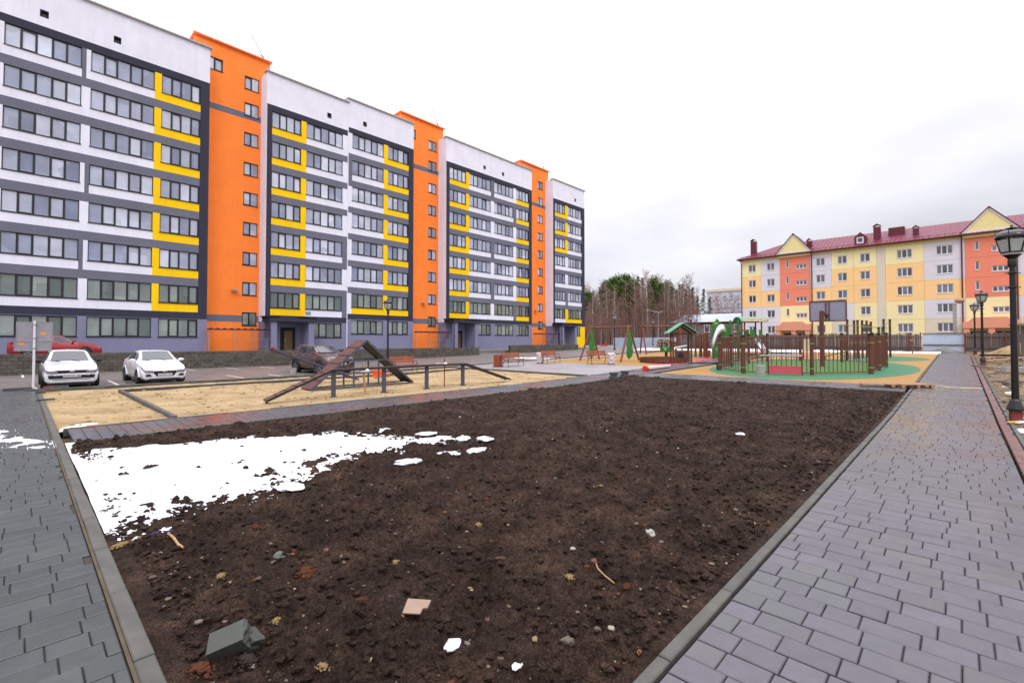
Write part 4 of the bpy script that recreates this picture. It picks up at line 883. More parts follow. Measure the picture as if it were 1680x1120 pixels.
def car(name, label, loc, rz, kind, paint, plate=None, wheel=.31, sx=1.0, axles=(1.32, -1.28), rails=False, cross=False, style='hex'):
    st = CARS[kind]; t = thing(name, label, 'car', loc, rz); NP = 7
    def sec(s):
        x, zl, zb, ze, zt, wl_, wm_, wb, we = s
        return [(wl_*.88, zl), (wl_, zl+.09), (wm_, (zl+zb)/2+.06), (wb, zb), (we, ze), (we*.86, ze+(zt-ze)*.55), (0, zt)]
    rows = [[Vector((s[0]*sx, y, z)) for y, z in sec(s)]+[Vector((s[0]*sx, -y, z)) for y, z in sec(s)[-2::-1]] for s in st]
    # smooth the hull between stations
    fine = []
    for i in range(len(rows)-1):
        for k in range(3):
            f = k/3; p0, p1, p2, p3 = rows[max(i-1, 0)], rows[i], rows[i+1], rows[min(i+2, len(rows)-1)]
            g_ = lambda a, b_, c, d: b_+(c-b_)*f if True else None
            fine.append([g_(a, b_, c, d) for a, b_, c, d in zip(p0, p1, p2, p3)])
    fine.append(rows[-1]); n = len(fine[0]); b = MB()
    b.add([p for r_ in fine for p in r_], [(i*n+j, i*n+j+1, (i+1)*n+j+1, (i+1)*n+j) for i in range(len(fine)-1) for j in range(n-1)]+[tuple(range(n))[::-1], tuple((len(fine)-1)*n+j for j in range(n))]+[(i*n+n-1, i*n, (i+1)*n, (i+1)*n+n-1) for i in range(len(fine)-1)])
    body = b.build('body', paint, t, smooth=42)
    def at(x, j, f):      # point of the hull at length x, between section points j and j+1
        for a, c in zip(st, st[1:]):
            if a[0] >= x >= c[0]:
                q = (a[0]-x)/(a[0]-c[0]); A, C = sec(a), sec(c)
                P = [Vector((x*sx, A[k][0]+(C[k][0]-A[k][0])*q, A[k][1]+(C[k][1]-A[k][1])*q)) for k in (j, j+1)]
                return P[0].lerp(P[1], f)
    cowl, rfx = st[4][0], st[5][0]; rr0, rr1 = st[7][0] if kind == 'sedan' else st[8][0], st[8][0] if kind == 'sedan' else st[9][0]
    # windscreen and rear window
    for nm, xa, xb, off in (('windscreen', cowl-.06, rfx+.06, (.012, .014)), ('rear_window', rr0-.04, rr1+.06, (-.012, .014))):
        g_ = MB(); q = 7
        for k in range(q):
            x = xa+(xb-xa)*k/(q-1); p = at(x, 4, 1.0); c = at(x, 5, 1.0); w = p.y*(.98)
            for s in range(7):
                u = -1+2*s/6; g_.v.append((p.x+off[0], w*u, p.z+(c.z-p.z)*(1-u*u)+off[1]))
        g_.f += [(k*7+s, k*7+s+1, (k+1)*7+s+1, (k+1)*7+s) for k in range(q-1) for s in range(6)]
        g_.build(nm, 'carglass', t, smooth=40)
    for sgn in (1, -1):
        xm = (cowl+st[8][0])/2-.0; xmid = -.2
        doors = [(cowl-.32, xmid+.05), (xmid-.04, st[7][0]-.05 if kind == 'sedan' else -1.12)]
        if kind != 'sedan': doors.append((-1.22, st[8][0]-.02))
        for xa, xb in doors:
            g_ = MB(); q = 6
            for k in range(q):
                x = xa+(xb-xa)*k/(q-1)
                for f in (.1, .5, .88): p = at(x, 3, f); g_.v.append((p.x, (p.y+.012)*sgn, p.z+.003))
            g_.f += [(k*3+s, k*3+s+1, (k+1)*3+s+1, (k+1)*3+s) for k in range(q-1) for s in range(2)]
            g_.build('side_window', 'carglass', t, smooth=40)
        for x in (xmid, -1.15, cowl-.1):     # door shut lines
            l = MB(); pts = [at(x, 1, .6), at(x, 2, 0), at(x, 2, .5), at(x, 2, .99)]
            for a, c in zip(pts, pts[1:]): l.bar((a.x, (a.y+.001)*sgn, a.z), (c.x, (c.y+.001)*sgn, c.z), .012, .008)
            l.build('door_seam', 'trim', t)
        for x in (xmid+.16, -1.0): p = at(x, 2, .8); MB().box(p.x-.09, p.x+.09, min((p.y-.02)*sgn, (p.y+.025)*sgn), max((p.y-.02)*sgn, (p.y+.025)*sgn), p.z-.02, p.z+.015).build('door_handle', paint, t)
        p = at(cowl-.22, 3, .15); mb = MB(); y0 = (p.y+.02)*sgn
        mb.lathe([(.02, -.09), (.085, -.06), (.1, 0), (.085, .06), (.02, .085)], (0, 0, 0), 10); mb.v = [(p.x+v[0]*.7, (p.y+.13)*sgn+v[1]*1.25, p.z+.06+v[2]*.8) for v in mb.v]
        mb.bar((p.x, p.y*sgn*.97, p.z+.0), (p.x, (p.y+.1)*sgn, p.z+.04), .06, .03); mb.build('wing_mirror', 'trim' if cross else paint, t, smooth=50)
        # lamps
        z0 = st[0][2]; F0 = st[0][0]; w0 = st[0][6]
        hl = MB(); q = 6
        cols_ = [((F0+.012)*sx, w0*(.58+.42*k/3), None) for k in range(4)]
        for k in range(4): y = w0*(.6+.4*k/3); hl.v += [((F0+.016-.01*k/3)*sx, y*sgn, z0-.115-.0*k), ((F0+.016-.01*k/3)*sx, y*sgn, z0-.005+.01*k/3)]
        for k in range(1, q):
            x = F0-.42*k/(q-1); lo_, hi_ = at(x, 2, .5+.36*k/(q-1)), at(x, 2, .985)
            for p in (lo_, hi_): hl.v.append((p.x+.012, (p.y+.014)*sgn, p.z))
        hl.f += [(2*k, 2*k+1, 2*k+3, 2*k+2) for k in range(len(hl.v)//2-1)]
        hl.build('headlight', 'lens', t, smooth=60)
        fg = MB().prism([(w0*.66*sgn, z0-.26), (w0*.97*sgn, z0-.27), (w0*.985*sgn, z0-.17), (w0*.78*sgn, z0-.16)], 'x', (F0-.05)*sx, (F0+.012)*sx); fg.build('fog_lamp_recess', 'trim', t)
        R0 = st[-1][0]; zr = st[-2][2]; wr = st[-1][6]
        tl = MB(); C_ = [(R0-.01, wr*.75, zr-.16), (R0+.14, wr+.085, zr-.14), (R0+.22, wr+.1, zr), (R0+.03, wr*.8, zr-.02)]
        tl.add([(x*sx, y*sgn, z) for x, y, z in C_]+[((x+.12)*sx, y*.9*sgn, z) for x, y, z in C_], [(0, 1, 2, 3), (7, 6, 5, 4), (0, 1, 5, 4), (1, 2, 6, 5), (2, 3, 7, 6), (3, 0, 4, 7)]); tl.build('tail_light', 'redlens', t)
        # wheels with arches
        dm, tm, rm = wheel_meshes(wheel, .2); wy = st[3][6]
        for ax in axles:
            ar = MB(); na = 16; rr = wheel+.055
            ar.add([(ax*sx+q_*math.cos(math.pi*i/na), y*sgn, wheel+q_*math.sin(math.pi*i/na)) for q_, y in ((rr+.05, wy-.2), (rr+.05, wy+.008), (rr, wy+.014), (rr, wy-.2)) for i in range(na+1)], [(k*(na+1)+i, k*(na+1)+i+1, (k+1)*(na+1)+i+1, (k+1)*(na+1)+i) for k in range(3) for i in range(na)])
            ar.build('wheel_arch', 'trim' if cross or kind == 'suv' else paint, t)
            MB().tube((ax*sx, (wy-.22)*sgn, wheel+.02), (ax*sx, (wy-.005)*sgn, wheel+.02), rr, n=24).build('wheel_well', 'trim', t)
            wh = obj('wheel', dm, None, t); wh.location = (ax*sx, (wy-.075)*sgn, wheel); wh.rotation_euler = (0, random.uniform(0, 6), 0 if sgn > 0 else math.pi)
            for nm, me in (('tyre', tm), ('rim', rm)): o = bpy.data.objects.new(nm, me); COL.objects.link(o); o.parent = wh
    F0, z0, w0 = st[0][0]*sx, st[0][2], st[0][6]
    gp_ = [(-w0*.56, z0-.03), (w0*.56, z0-.03), (w0*.62, z0-.1), (w0*.42, z0-.27), (-w0*.42, z0-.27), (-w0*.62, z0-.1)] if style == 'hex' else [(-w0*.7, z0+.02), (w0*.7, z0+.02), (w0*.62, z0-.1), (-w0*.62, z0-.1)]
    gr = MB().prism(gp_, 'x', F0-.08, F0+.012).build('grille', 'trim', t)
    em = MB(); ez_ = z0-.055 if style == 'hex' else z0-.035
    q = 16; em.add([(F0+dx, rr*.075*math.cos(2*math.pi*i/q), ez_+rr*.04*math.sin(2*math.pi*i/q)) for rr, dx in ((1, .014), (.78, .022), (.7, .014)) for i in range(q)], [(k*q+i, k*q+(i+1) % q, (k+1)*q+(i+1) % q, (k+1)*q+i) for k in range(2) for i in range(q)])
    if style == 'hex': em.bar((F0+.018, -.03, ez_-.028), (F0+.018, -.02, ez_+.028), .006, .014).bar((F0+.018, .03, ez_+.028), (F0+.018, .02, ez_-.028), .006, .014).bar((F0+.018, -.025, ez_), (F0+.018, .025, ez_), .006, .012)
    else: em.prism([(-.03, ez_-.02), (.03, ez_-.02), (.015, ez_+.028), (-.02, ez_+.01)], 'x', F0+.012, F0+.02)
    em.build('emblem', 'chrome', t)
    if style != 'hex' or cross: MB().prism([(-w0*.95, z0-.31), (w0*.95, z0-.31), (w0*.98, z0-.2), (w0*.5, z0-.17), (-w0*.5, z0-.17), (-w0*.98, z0-.2)], 'x', F0-.06, F0+.01).build('lower_intake', 'trim', t)
    MB().box(F0-.09, F0+.004, -w0*.8, w0*.8, z0-.37, z0-.345).build('bumper_slot', 'trim', t)
    zpl = z0-.2
    pl_ = MB().box(F0+.012, F0+.022, -.26, .26, zpl-.056, zpl+.056).build('number_plate', 'plate', t)
    if plate:
        tx = text_mesh(plate, .086, 'ink'); o = bpy.data.objects.new('plate_lettering', tx); COL.objects.link(o); o.parent = pl_; o.location = (F0+.025, 0, zpl); o.rotation_euler = (R(90), 0, R(90))
    MB().box(st[-1][0]*sx+.1, F0-.1, -.7, .7, .13, st[3][1]+.06).build('underbody', 'trim', t)
    for s in (.32, -.28):
        a, c = at(cowl+.02, 5, 1-abs(s)), at(cowl-.1, 5, .7); MB().bar((cowl*sx+.02, s, a.z+.0), (cowl*sx-.1, s-.42, at(cowl-.1, 5, .5).z+.02), .02, .015).build('wiper', 'trim', t)
    if rails:
        for sgn in (1, -1):
            zr_ = st[6][4]+.02; y = st[6][8]*.97*sgn; MB().bar((.05, y, zr_), (-1.35, y, zr_), .035, .03).bar((.12, y, zr_-.02), (.02, y, zr_-.1), .04, .04).bar((-1.3, y, zr_-.02), (-1.38, y, zr_-.1), .04, .04).build('roof_rail', 'galv' if kind == 'suv' else 'trim', t)
    if kind == 'sedan' or rails: MB().box(-1.02, -.92, -.02, .02, st[7][4]-.02, st[7][4]+.05).build('roof_antenna', 'trim', t)
    return t
car('parked_car', 'white estate car with black trim and roof rails beside the white sign post', (-27.75, 1.5, -.06), 0, 'wagon', 'carwhite', 'M292OM 186', .31, 1, (1.28, -1.22), True, True, 'bar')
car('parked_car', 'white sedan with a dark six sided grille parked on the paving', (-27.6, 4.42, -.06), R(2), 'sedan', 'carwhite', 'A672KX 186', .31)
car('parked_car', 'brown sport utility car with silver roof rails behind the agility ramp', (-27.5, 12.45, -.06), R(5), 'suv', 'carbrown', 'A310TE 186', .36, 1, (1.34, -1.3), True, False, 'hex')
car('parked_car', 'red sedan on the raised yard behind the block wall', (-42.6, 1.72, .75), R(90), 'sedan', 'carred', None, .32, 1.0)
# ================================================================ street lamps
def lamp(label, loc, H=4.48, primer=True, rz=.3):
    t = thing('street_lamp', label, 'street lamp', loc, rz, 'black lantern posts'); k = H/4.48
    z = lambda v: v*k
    if primer: MB().box(-.085, .085, -.085, .085, -.1, .24).build('footing', 'redprimer', t)
    MB().lathe([(.145, z(.24)), (.145, z(.28)), (.12, z(.36)), (.09, z(.46)), (.07, z(.5))], (0, 0, 0), 8, .39).build('base', 'iron', t)
    MB().lathe([(.066, z(.45)), (.058, z(2.0)), (.052, z(3.62))], (0, 0, 0), 12).lathe([(.075, z(3.52)), (.08, z(3.55)), (.08, z(3.66)), (.07, z(3.7))], (0, 0, 0), 12).build('pole', 'iron', t, smooth=40)
    cr = MB()
    for zz_ in (3.05, 3.38): cr.tube((-.14, 0, z(zz_)), (.14, 0, z(zz_)), .012, n=6).tube((0, -.14, z(zz_)), (0, .14, z(zz_)), .012, n=6).lathe([(.08, z(zz_)-.02), (.085, z(zz_)), (.08, z(zz_)+.02)], (0, 0, 0), 10)
    cr.build('cross_pins', 'iron', t)
    MB().lathe([(.075, z(3.7)), (.1, z(3.73)), (.165, z(3.79)), (.2, z(3.85))], (0, 0, 0), 6).build('lantern_cup', 'iron', t)
    fr = MB(); n = 6; lo, hi = [], []
    for i in range(n):
        a = 2*math.pi*i/n; lo.append(Vector((.185*math.cos(a), .185*math.sin(a), z(3.85)))); hi.append(Vector((.275*math.cos(a), .275*math.sin(a), z(4.2))))
    for i in range(n):
        j = (i+1) % n; fr.bar(lo[i], hi[i], .032); fr.bar(lo[i], lo[j], .03); fr.bar(hi[i], hi[j], .035, .04); fr.tube(hi[i], hi[i]*1.03+Vector((0, 0, .05)), .014, .004, 6)
        m = [(lo[i]*(1-c)+lo[j]*c)*(1-f)+(hi[i]*(1-c)+hi[j]*c)*f for c, f in ((.5, .08), (.74, .28), (.72, .7), (.5, .92), (.28, .7), (.26, .28))]
        for a_, b_ in zip(m, m[1:]+m[:1]): fr.bar(a_*1.01, b_*1.01, .009)
    fr.build('lantern_frame', 'iron', t)
    for i in range(n):
        j = (i+1) % n; q = [p_*.985 for p_ in (lo[i], lo[j], hi[j], hi[i])]; g_ = MB(); inn = [Vector((v.x*.96, v.y*.96, v.z)) for v in q]
        g_.add(q+inn, [(0, 1, 2, 3), (7, 6, 5, 4), (0, 1, 5, 4), (1, 2, 6, 5), (2, 3, 7, 6), (3, 0, 4, 7)]); g_.build('lantern_pane', 'lampglass', t)
    MB().lathe([(.295, z(4.2)), (.29, z(4.24)), (.255, z(4.3)), (.17, z(4.35)), (.06, z(4.37))], (0, 0, 0), 18).build('lantern_dome', 'ironcap', t, smooth=50)
    MB().lathe([(.04, z(4.36)), (.03, z(4.385)), (.1, z(4.4)), (.1, z(4.415)), (.03, z(4.43)), (.02, z(4.45)), (.03, z(4.465)), (.015, z(4.485))], (0, 0, 0), 10).build('finial', 'iron', t, smooth=50)
    return t
LP = lambda u, v: (gp(u, v).x, gp(u, v).y, T(gp(u, v).y))
lamp('tall black lantern lamp post closest to the camera beside the footpath', (.9, 15.7, T(15.7)))
lamp('black lantern lamp post in the middle of the row along the footpath', (.95, 38.3, T(38.3)), 4.3)
lamp('black lantern lamp post at the far end of the footpath by the fence', (.9, 53.4, T(53.4)), 4.2)
lamp('black lantern lamp post behind the dog ramp at the parking kerb', (-26.0, 16.0, T(16)), 4.45, False)
lamp('black lantern lamp post behind the wooden swing by the parking', (-27.6, 45.4, T(45.4)), 4.3, False)
lamp('black lantern lamp post beyond the roofed sandbox', (-24.6, 58.6, T(58.6)), 4.3, False)
lamp('small distant black lantern lamp post between the legs of the far swing', (-33.5, 66, T(66)), 4.2, False)
# a taller double-armed lamp among the trees
t = thing('road_lamp', 'grey double armed road lamp standing before the wood', 'street lamp', (-41.2, 83.5, .8)); MB().tube((0, 0, 0), (0, 0, 6.4), .09, .05, 8).build('pole', 'galv', t)
MB().tube((0, 0, 6.3), (-1.3, -.9, 6.7), .04, n=6).tube((0, 0, 6.3), (.5, .4, 6.45), .04, n=6).build('arm', 'galv', t)
MB().box(-2.1, -1.2, -1.2, -.85, 6.68, 6.8).build('lamp_head', 'galv', t); MB().box(.4, 1.0, .3, .6, 6.45, 6.56).build('lamp_head', 'galv', t)
# ================================================================ the parking sign seen from behind
t = thing('parking_sign', 'back of a grey two plate road sign on a white post', 'road sign', (-25.75, .42, -.06), R(-8))
MB().tube((0, 0, 0), (0, 0, 2.66), .038, n=10).build('post', 'whitepaint', t)
MB().box(-.16, .16, -.16, .16, 0, .02).prism([(-.15, .02), (.15, .02), (.03, .14), (-.03, .14)], 'y', -.008, .008).prism([(-.15, .02), (.15, .02), (.03, .14), (-.03, .14)], 'x', -.008, .008).build('foot_plate', 'whitepaint', t)
def plate_(z0, z1, y0, y1):
    p = MB().box(-.07, -.055, y0, y1, z0, z1).box(-.056, -.04, y0, y0+.02, z0, z1).box(-.056, -.04, y1-.02, y1, z0, z1).box(-.056, -.04, y0+.02, y1-.02, z0, z0+.02).box(-.056, -.04, y0+.02, y1-.02, z1-.02, z1).build('sign_plate', 'signback', t); return p
a = plate_(1.88, 2.62, -.5, .5); c = plate_(1.5, 1.87, -.55, .48)
MB().box(-.054, -.052, .16, .32, 2.12, 2.22).build('sticker', 'sticker', a); MB().box(-.054, -.052, -.42, -.28, 1.72, 1.82).build('sticker', 'sticker', c)
for z in (1.98, 2.5, 1.6): MB().box(-.05, .045, -.06, .06, z, z+.03).build('clamp', 'galv', t)
# ================================================================ dog agility pieces on the sand
t = thing('agility_ramp', 'large brown A shaped agility ramp with cross battens on the sand', 'agility ramp', (-17.85, 9.75, -.02))
Lh, Hh, wd = 2.25, 1.86, .42
for sgn in (-1, 1):
    d = Vector((0, -sgn*Lh, Hh)).normalized(); nrm = Vector((0, sgn*Hh, Lh)).normalized(); p0, p1 = Vector((0, sgn*Lh, .02)), Vector((0, 0, Hh))
    for k in range(6):
        a, b_ = p0.lerp(p1, k/6), p0.lerp(p1, (k+1)/6); m = MB().bar(a+nrm*.03, b_-(b_-a)*.01+nrm*.03, 2*wd-.02, .025, nrm).build('board', 'ply', t)
        if k: MB().bar(a+nrm*.055+Vector((-wd, 0, 0)), a+nrm*.055+Vector((wd, 0, 0)), .05, .03, nrm).build('batten', 'ply', t)
    for x in (-wd, wd): MB().bar(p0+Vector((x, 0, 0)), p1+Vector((x, 0, 0)), .05, .07).build('side_rail', 'steel', t)
    MB().bar(p0+nrm*.005, p1+nrm*.005, 2*wd-.06, .015, nrm).build('underside', 'dark_ply', t)
for x in (-wd, wd):
    MB().box(x-.03, x+.03, -Lh, Lh, 0, .05).build('base_rail', 'steel', t); MB().box(x-.03, x+.03, -Lh*.42, Lh*.42, Hh*.56, Hh*.56+.05).build('cross_rail', 'steel', t)
    for y in (-.55, .55): MB().box(x-.025, x+.025, y-.025, y+.025, .05, Hh*.56).build('strut', 'steel', t)
t = thing('balance_walk', 'low narrow dog walk beam on four steel posts in the sand', 'balance beam', (-15, 5.1, 0))
zt_ = .88; pts = [(0, 0, .06), (0, 2.0, zt_), (0, 7.75, zt_), (0, 10.4, .08)]
for (a, b_), n in zip(zip(pts, pts[1:]), ('entry_plank', 'beam', 'exit_plank')):
    MB().bar(a, b_, .3, .04).build(n, 'ply', t); 
    for x in (-.15, .15): MB().bar(Vector(a)+Vector((x, 0, -.01)), Vector(b_)+Vector((x, 0, -.01)), .03, .07).build('edge_rail', 'dark_ply', t)
for y in (2.1, 3.98, 5.85, 7.68): MB().box(-.05, .05, y-.06, y+.06, -.1, zt_-.03).box(-.1, .1, y-.1, y+.1, -.06, .0).build('post', 'steel', t)
MB().box(-.03, .03, .0, .06, -.1, .06).build('post', 'steel', t)
for k in range(1, 7):
    MB().bar(Vector(pts[0]).lerp(Vector(pts[1]), k/7)+Vector((-.15, 0, .03)), Vector(pts[0]).lerp(Vector(pts[1]), k/7)+Vector((.15, 0, .03)), .04, .025).build('batten', 'ply', t)
    MB().bar(Vector(pts[2]).lerp(Vector(pts[3]), k/7)+Vector((-.15, 0, .03)), Vector(pts[2]).lerp(Vector(pts[3]), k/7)+Vector((.15, 0, .03)), .04, .025).build('batten', 'dark_ply', t)
t = thing('seesaw_plank', 'black tilted dog seesaw plank with one end raised behind the ramp', 'seesaw', (-20.5, 9.3, 0))
MB().bar((0, -2.1, 1.5), (0, 1.7, .03), .3, .05).build('plank', 'dark_ply', t)
for x in (-.16, .16): MB().bar((x, -2.1, 1.49), (x, 1.7, .02), .03, .08).build('edge_rail', 'steel', t)
MB().path([(-.3, -.2, 0), (-.3, -.2, .55), (-.2, -.2, .66), (.2, -.2, .66), (.3, -.2, .55), (.3, -.2, 0)], .022).build('pivot_frame', 'steel', t)
MB().box(-.1, .14, -2.14, -2.02, 1.52, 1.58).build('end_pad', 'pred', t)
for i, (lab, u, v, h, lean) in enumerate((('leaning weathered wooden stake tied to the dog walk beam', 600, 646, 1.0, -.08), ('thin upright rod with a white rag behind the dog walk beam', 729, 633, 1.12, .0))):
    p = gp(u, v); t = thing('marker_stake', lab, 'stake', p)
    MB().bar((0, 0, -.1), (lean, lean*.8, h), .06 if i == 0 else .03, .05 if i == 0 else .03).build('stake', 'rawwood' if i == 0 else 'redprimer', t)
    MB().lathe([(.02, -.05), (.07, -.03), (.09, .02), (.06, .07), (.02, .09)], (.02, .03, h*.78), 7).bar((0, 0, h*.78), (-.28 if i else -.05, -.2, h*.8), .09, .05).build('rag', 'cloth', t)
p = gp(622, 618); t = thing('orange_crate', 'bright orange plastic barrier block behind the ramp', 'barrier', (p.x, p.y, 0), R(10))
MB().prism([(-.34, 0), (.34, 0), (.3, .1), (.34, .36), (-.34, .36), (-.3, .1)], 'x', -.12, .12).build('barrier_body', 'orangebox', t); MB().box(-.13, .13, .36, .6, 0, .12).build('barrier_foot', 'pred', t)
p = gp(481, 614); tag(MB().lathe([(.15, 0), (.17, .36), (.18, .36), (.18, .38), (.15, .38), (.13, .05)], (p.x, p.y, -.03), 14).build('bucket', 'concrete', smooth=40), 'grey bucket standing at the sand edge near the brown car', 'bucket')
# loose kerb stones and bricks at the sand edge
for i, (u, v, w, d_, h, m_, lab) in enumerate([(29, 641, .75, .14, .1, 'kerb_dark', 'dark kerb stone lying loose on the paving near the sign'), (80, 639, .3, .14, .1, 'redprimer', 'orange red brick lying on the kerb by the sign'), (95, 637, .6, .12, .08, 'kerb_dark', 'dark flat slab lying on the kerb before the white estate car'),
                                         (67, 646, .25, .12, .1, 'kerb', 'small grey block on the corner of the sand'), (75, 658, .4, .12, .06, 'kerb_dark', 'dark broken block near the footpath corner of the sand'), (255, 627, .4, .15, .1, 'kerb_dark', 'dark block lying before the white sedan'), (212, 629, .25, .12, .09, 'kerb_dark', 'short dark block on the kerb beside the white sedan'), (162, 639, .3, .14, .08, 'kerb', 'grey broken stone on the kerb between the white cars')]):
    p = gp(u, v); tag(MB().cbox(-w/2, w/2, -d_/2, d_/2, 0, h, .012).build('loose_kerb_stone', m_), lab, 'kerb stone'); o = COL.objects[-1]; o.location = (p.x, p.y, .02); o.rotation_euler = (0, 0, R(90+random.uniform(-25, 25)))
# ================================================================ benches and bins
def bench(label, loc, rz):
    t = thing('park_bench', label, 'bench', loc, rz, 'timber benches along the parking edge')
    for k in range(3): MB().box(.02+k*.13, .13+k*.13, -.8, .8, .43, .465).build('seat_slat', 'benchwood', t)
    for k in range(3): MB().bar((-.03-k*.03, -.8, .62+k*.12), (-.03-k*.03, .8, .62+k*.12), .03, .1, (-.25, 0, 1)).build('back_slat', 'benchwood', t)
    for y in (-.72, .72):
        MB().path([(.42, y, 0), (.4, y, .42), (.0, y, .42), (-.12, y, .95)], .018).path([(-.1, y, 0), (.06, y, .42)], .018).build('leg_frame', 'iron', t)
        MB().path([(.41, y, .4), (.42, y, .58), (.36, y, .66), (.24, y, .68), (.1, y, .62), (-.03, y, .52)], .016).build('armrest', 'iron', t)
    return t
bench('timber bench behind the dog ramp and walk beam', gp(660, 611), R(0)); bench('timber bench beside the open brown litter box', gp(839, 601), R(0))
bench('timber bench with a wrapped bin at its left end', gp(901, 596), R(0)); bench('timber bench with a wrapped bin at its right end before the swing', gp(979, 597), R(-20))
def litter(label, p, wrapped):
    t = thing('litter_bin', label, 'litter bin', p, R(8)); z = 0
    if not wrapped:
        for i in range(4):
            for k in range(4): s = MB().box(-.2+k*.1+.003, -.1+k*.1-.003, -.215, -.195, .06, .78).build('slat', 'benchwood', t); s.rotation_euler = (0, 0, i*math.pi/2)
        MB().box(-.19, .19, -.19, .19, .03, .7).build('liner', 'trim', t); MB().box(-.25, .25, -.25, .25, 0, .05).build('base', 'wood2', t)
    else:
        b = MB(); n, r_ = 20, 9; rs = random.Random(str(label))
        for k in range(r_):
            for i in range(n): a = 2*math.pi*i/n; rr = .27*(1+rs.uniform(-.13, .13))*(.75 if k in (0, r_-1) else 1); b.v.append((rr*math.cos(a), rr*math.sin(a), .02+.78*k/(r_-1)))
        b.f += [(k*n+i, k*n+(i+1) % n, (k+1)*n+(i+1) % n, (k+1)*n+i) for k in range(r_-1) for i in range(n)]+[tuple((r_-1)*n+i for i in range(n))]; b.build('film_wrap', 'wrap', t)
        MB().box(-.17, .17, -.17, .17, 0, .76).build('bin_body', 'benchwood', t)
    return t
litter('open brown timber litter box at the left end of a bench', gp(817, 602), False)
litter('litter bin wrapped in pale film left of the middle bench', gp(886, 596.5), True); litter('litter bin wrapped in pale film right of the bench by the swing', gp(1003, 598), True)
for lab, u, v in (('stack of dark kerb blocks on the footpath corner nearer the soil', 1007, 621), ('stack of dark kerb blocks on the footpath farther from the soil', 1025, 618)):
    p = gp(u, v, .02); t = thing('block_stack', lab, 'kerb blocks', p, R(20))
    MB().cbox(-.22, .22, -.1, .1, 0, .1).build('block', 'kerb_dark', t); MB().cbox(-.14, .14, -.09, .09, .101, .2).build('block', 'kerb_dark', t); MB().cbox(-.2, .2, -.1, .1, .201, .29).build('block', 'kerb_dark', t)
# wrapped tubes lying on the paving
a, b_ = gp(1059, 604.5, .15), gp(1098, 600.5, .12); t = thing('wrapped_tube', 'long tube in white film with a red end lying on the paving', 'tube', (a.x, a.y, a.z))
MB().tube((0, 0, 0), b_-a, .13, .1, 12).build('film_wrap', 'wrap', t); MB().tube((b_-a)*-.03, (b_-a)*.04, .15, .15, 12).build('end_cap', 'pred', t)
# ================================================================ playground
def post(t, p, q, r=.06, m='wood', name='post', n=10): return MB().tube(p, q, r, r*.95, n).build(name, m, t)
# swing nearer to the benches: A frames with leaf-shaped climbing panels
O = Vector((-19.3, 31.2, T(31.2))); t = thing('wooden_swing', 'brown timber swing with green leaf shaped end panels', 'swing', O)
xa, xb, zb_ = -1.75, 1.55, 2.55
for x, dx in ((xa, -.15), (xb, .1)):
    for y in (-1.35, 1.35): post(t, (x+dx, y, 0), (x, 0, zb_+.12), .075, 'wood', 'leg')
MB().tube((xa-.25, 0, zb_), (xb+.25, 0, zb_), .07, n=10).build('top_beam', 'wood', t)
leaf = [(-.1, .05), (.55, .3), (.75, .75), (.5, 1.0), (.62, 1.35), (.35, 1.7), (.3, 2.2), (.0, 2.75), (-.35, 2.2), (-.3, 1.7), (-.62, 1.3), (-.42, .95), (-.6, .6), (-.5, .3)]
for x in (xa+.04, xb+.04):
    p_ = MB().prism([(y*.72, z*.95+.1) for y, z in leaf], 'x', x-.02, x+.02).build('leaf_panel', 'pgreen', t)
    for k in range(9): a = random.Random(k).uniform(-.25, .25); MB().tube((x+.021, a, .5+k*.22), (x+.03, a, .5+k*.22), .06, n=10).build('hole_trim', 'plime', p_)
for y0 in (-.6, .4):
    for x in (y0-.22, y0+.22): MB().tube((x, 0, zb_), (x, 0, 1.15), .01, n=5).build('chain', 'galv', t)
st_ = MB().box(-.85, -.35, -.12, .12, 1.1, 1.22).build('swing_seat', 'pred', t)
MB().box(.15, .65, -.1, .1, .48, .53).build('swing_seat', 'trim', t)
# farther swing
a, b_ = Vector((-22.6, 42.5, T(42.5))), Vector((-20.1, 45.0, T(45))); d = (b_-a); d.z = 0; L = d.length; t = thing('wooden_swing', 'plain brown timber swing beyond the roofed sandbox', 'swing', a, math.atan2(d.y, d.x))
for x in (0, L):
    for y in (-1.0, 1.0): post(t, (x, y, 0), (x+(.08 if x else -.08), -y*.12, 2.95), .08, 'wood', 'leg')
MB().tube((-.35, 0, 2.75), (L+.35, 0, 2.75), .08, n=10).build('top_beam', 'wood', t)
for x in (.9, 1.4, 2.1, 2.6): MB().tube((x, 0, 2.75), (x, 0, .55), .01, n=5).build('chain', 'galv', t)
MB().box(.85, 1.45, -.12, .12, .5, .56).build('swing_seat', 'pred', t); MB().box(2.05, 2.65, -.12, .12, .5, .56).build('swing_seat', 'pred', t)
# round sandbox with a roofed corner
O = Vector((-15.15, 31.35, T(31.3)+.02)); t = thing('sandbox', 'round sandbox of upright brown palisade stakes', 'sandbox', O); n = 44
for i in range(n):
    a = 2*math.pi*i/n; o = MB().box(-.1, .1, -.035, .035, 0, .34).build('stake', 'wood2', t) if i == 0 else bpy.data.objects.new('stake', me0)
    if i == 0: me0 = o.data
    else: COL.objects.link(o); o.parent = t
    o.location = (1.55*math.cos(a), 1.55*math.sin(a), 0); o.rotation_euler = (0, 0, a+math.pi/2)
MB().lathe([(1.5, 0), (1.5, .12), (.01, .16)], (0, 0, 0), 24).build('sand_fill', 'sand', t)
t = thing('sandbox_shelter', 'small timber shelter with a green wavy gable roof beside the sandbox', 'shelter', (-14.1, 31.9, T(31.9)), R(35))
for x in (-.6, .6):
    for y in (-.45, .45): post(t, (x, y, 0), (x, y, 2.05), .065, 'wood2')
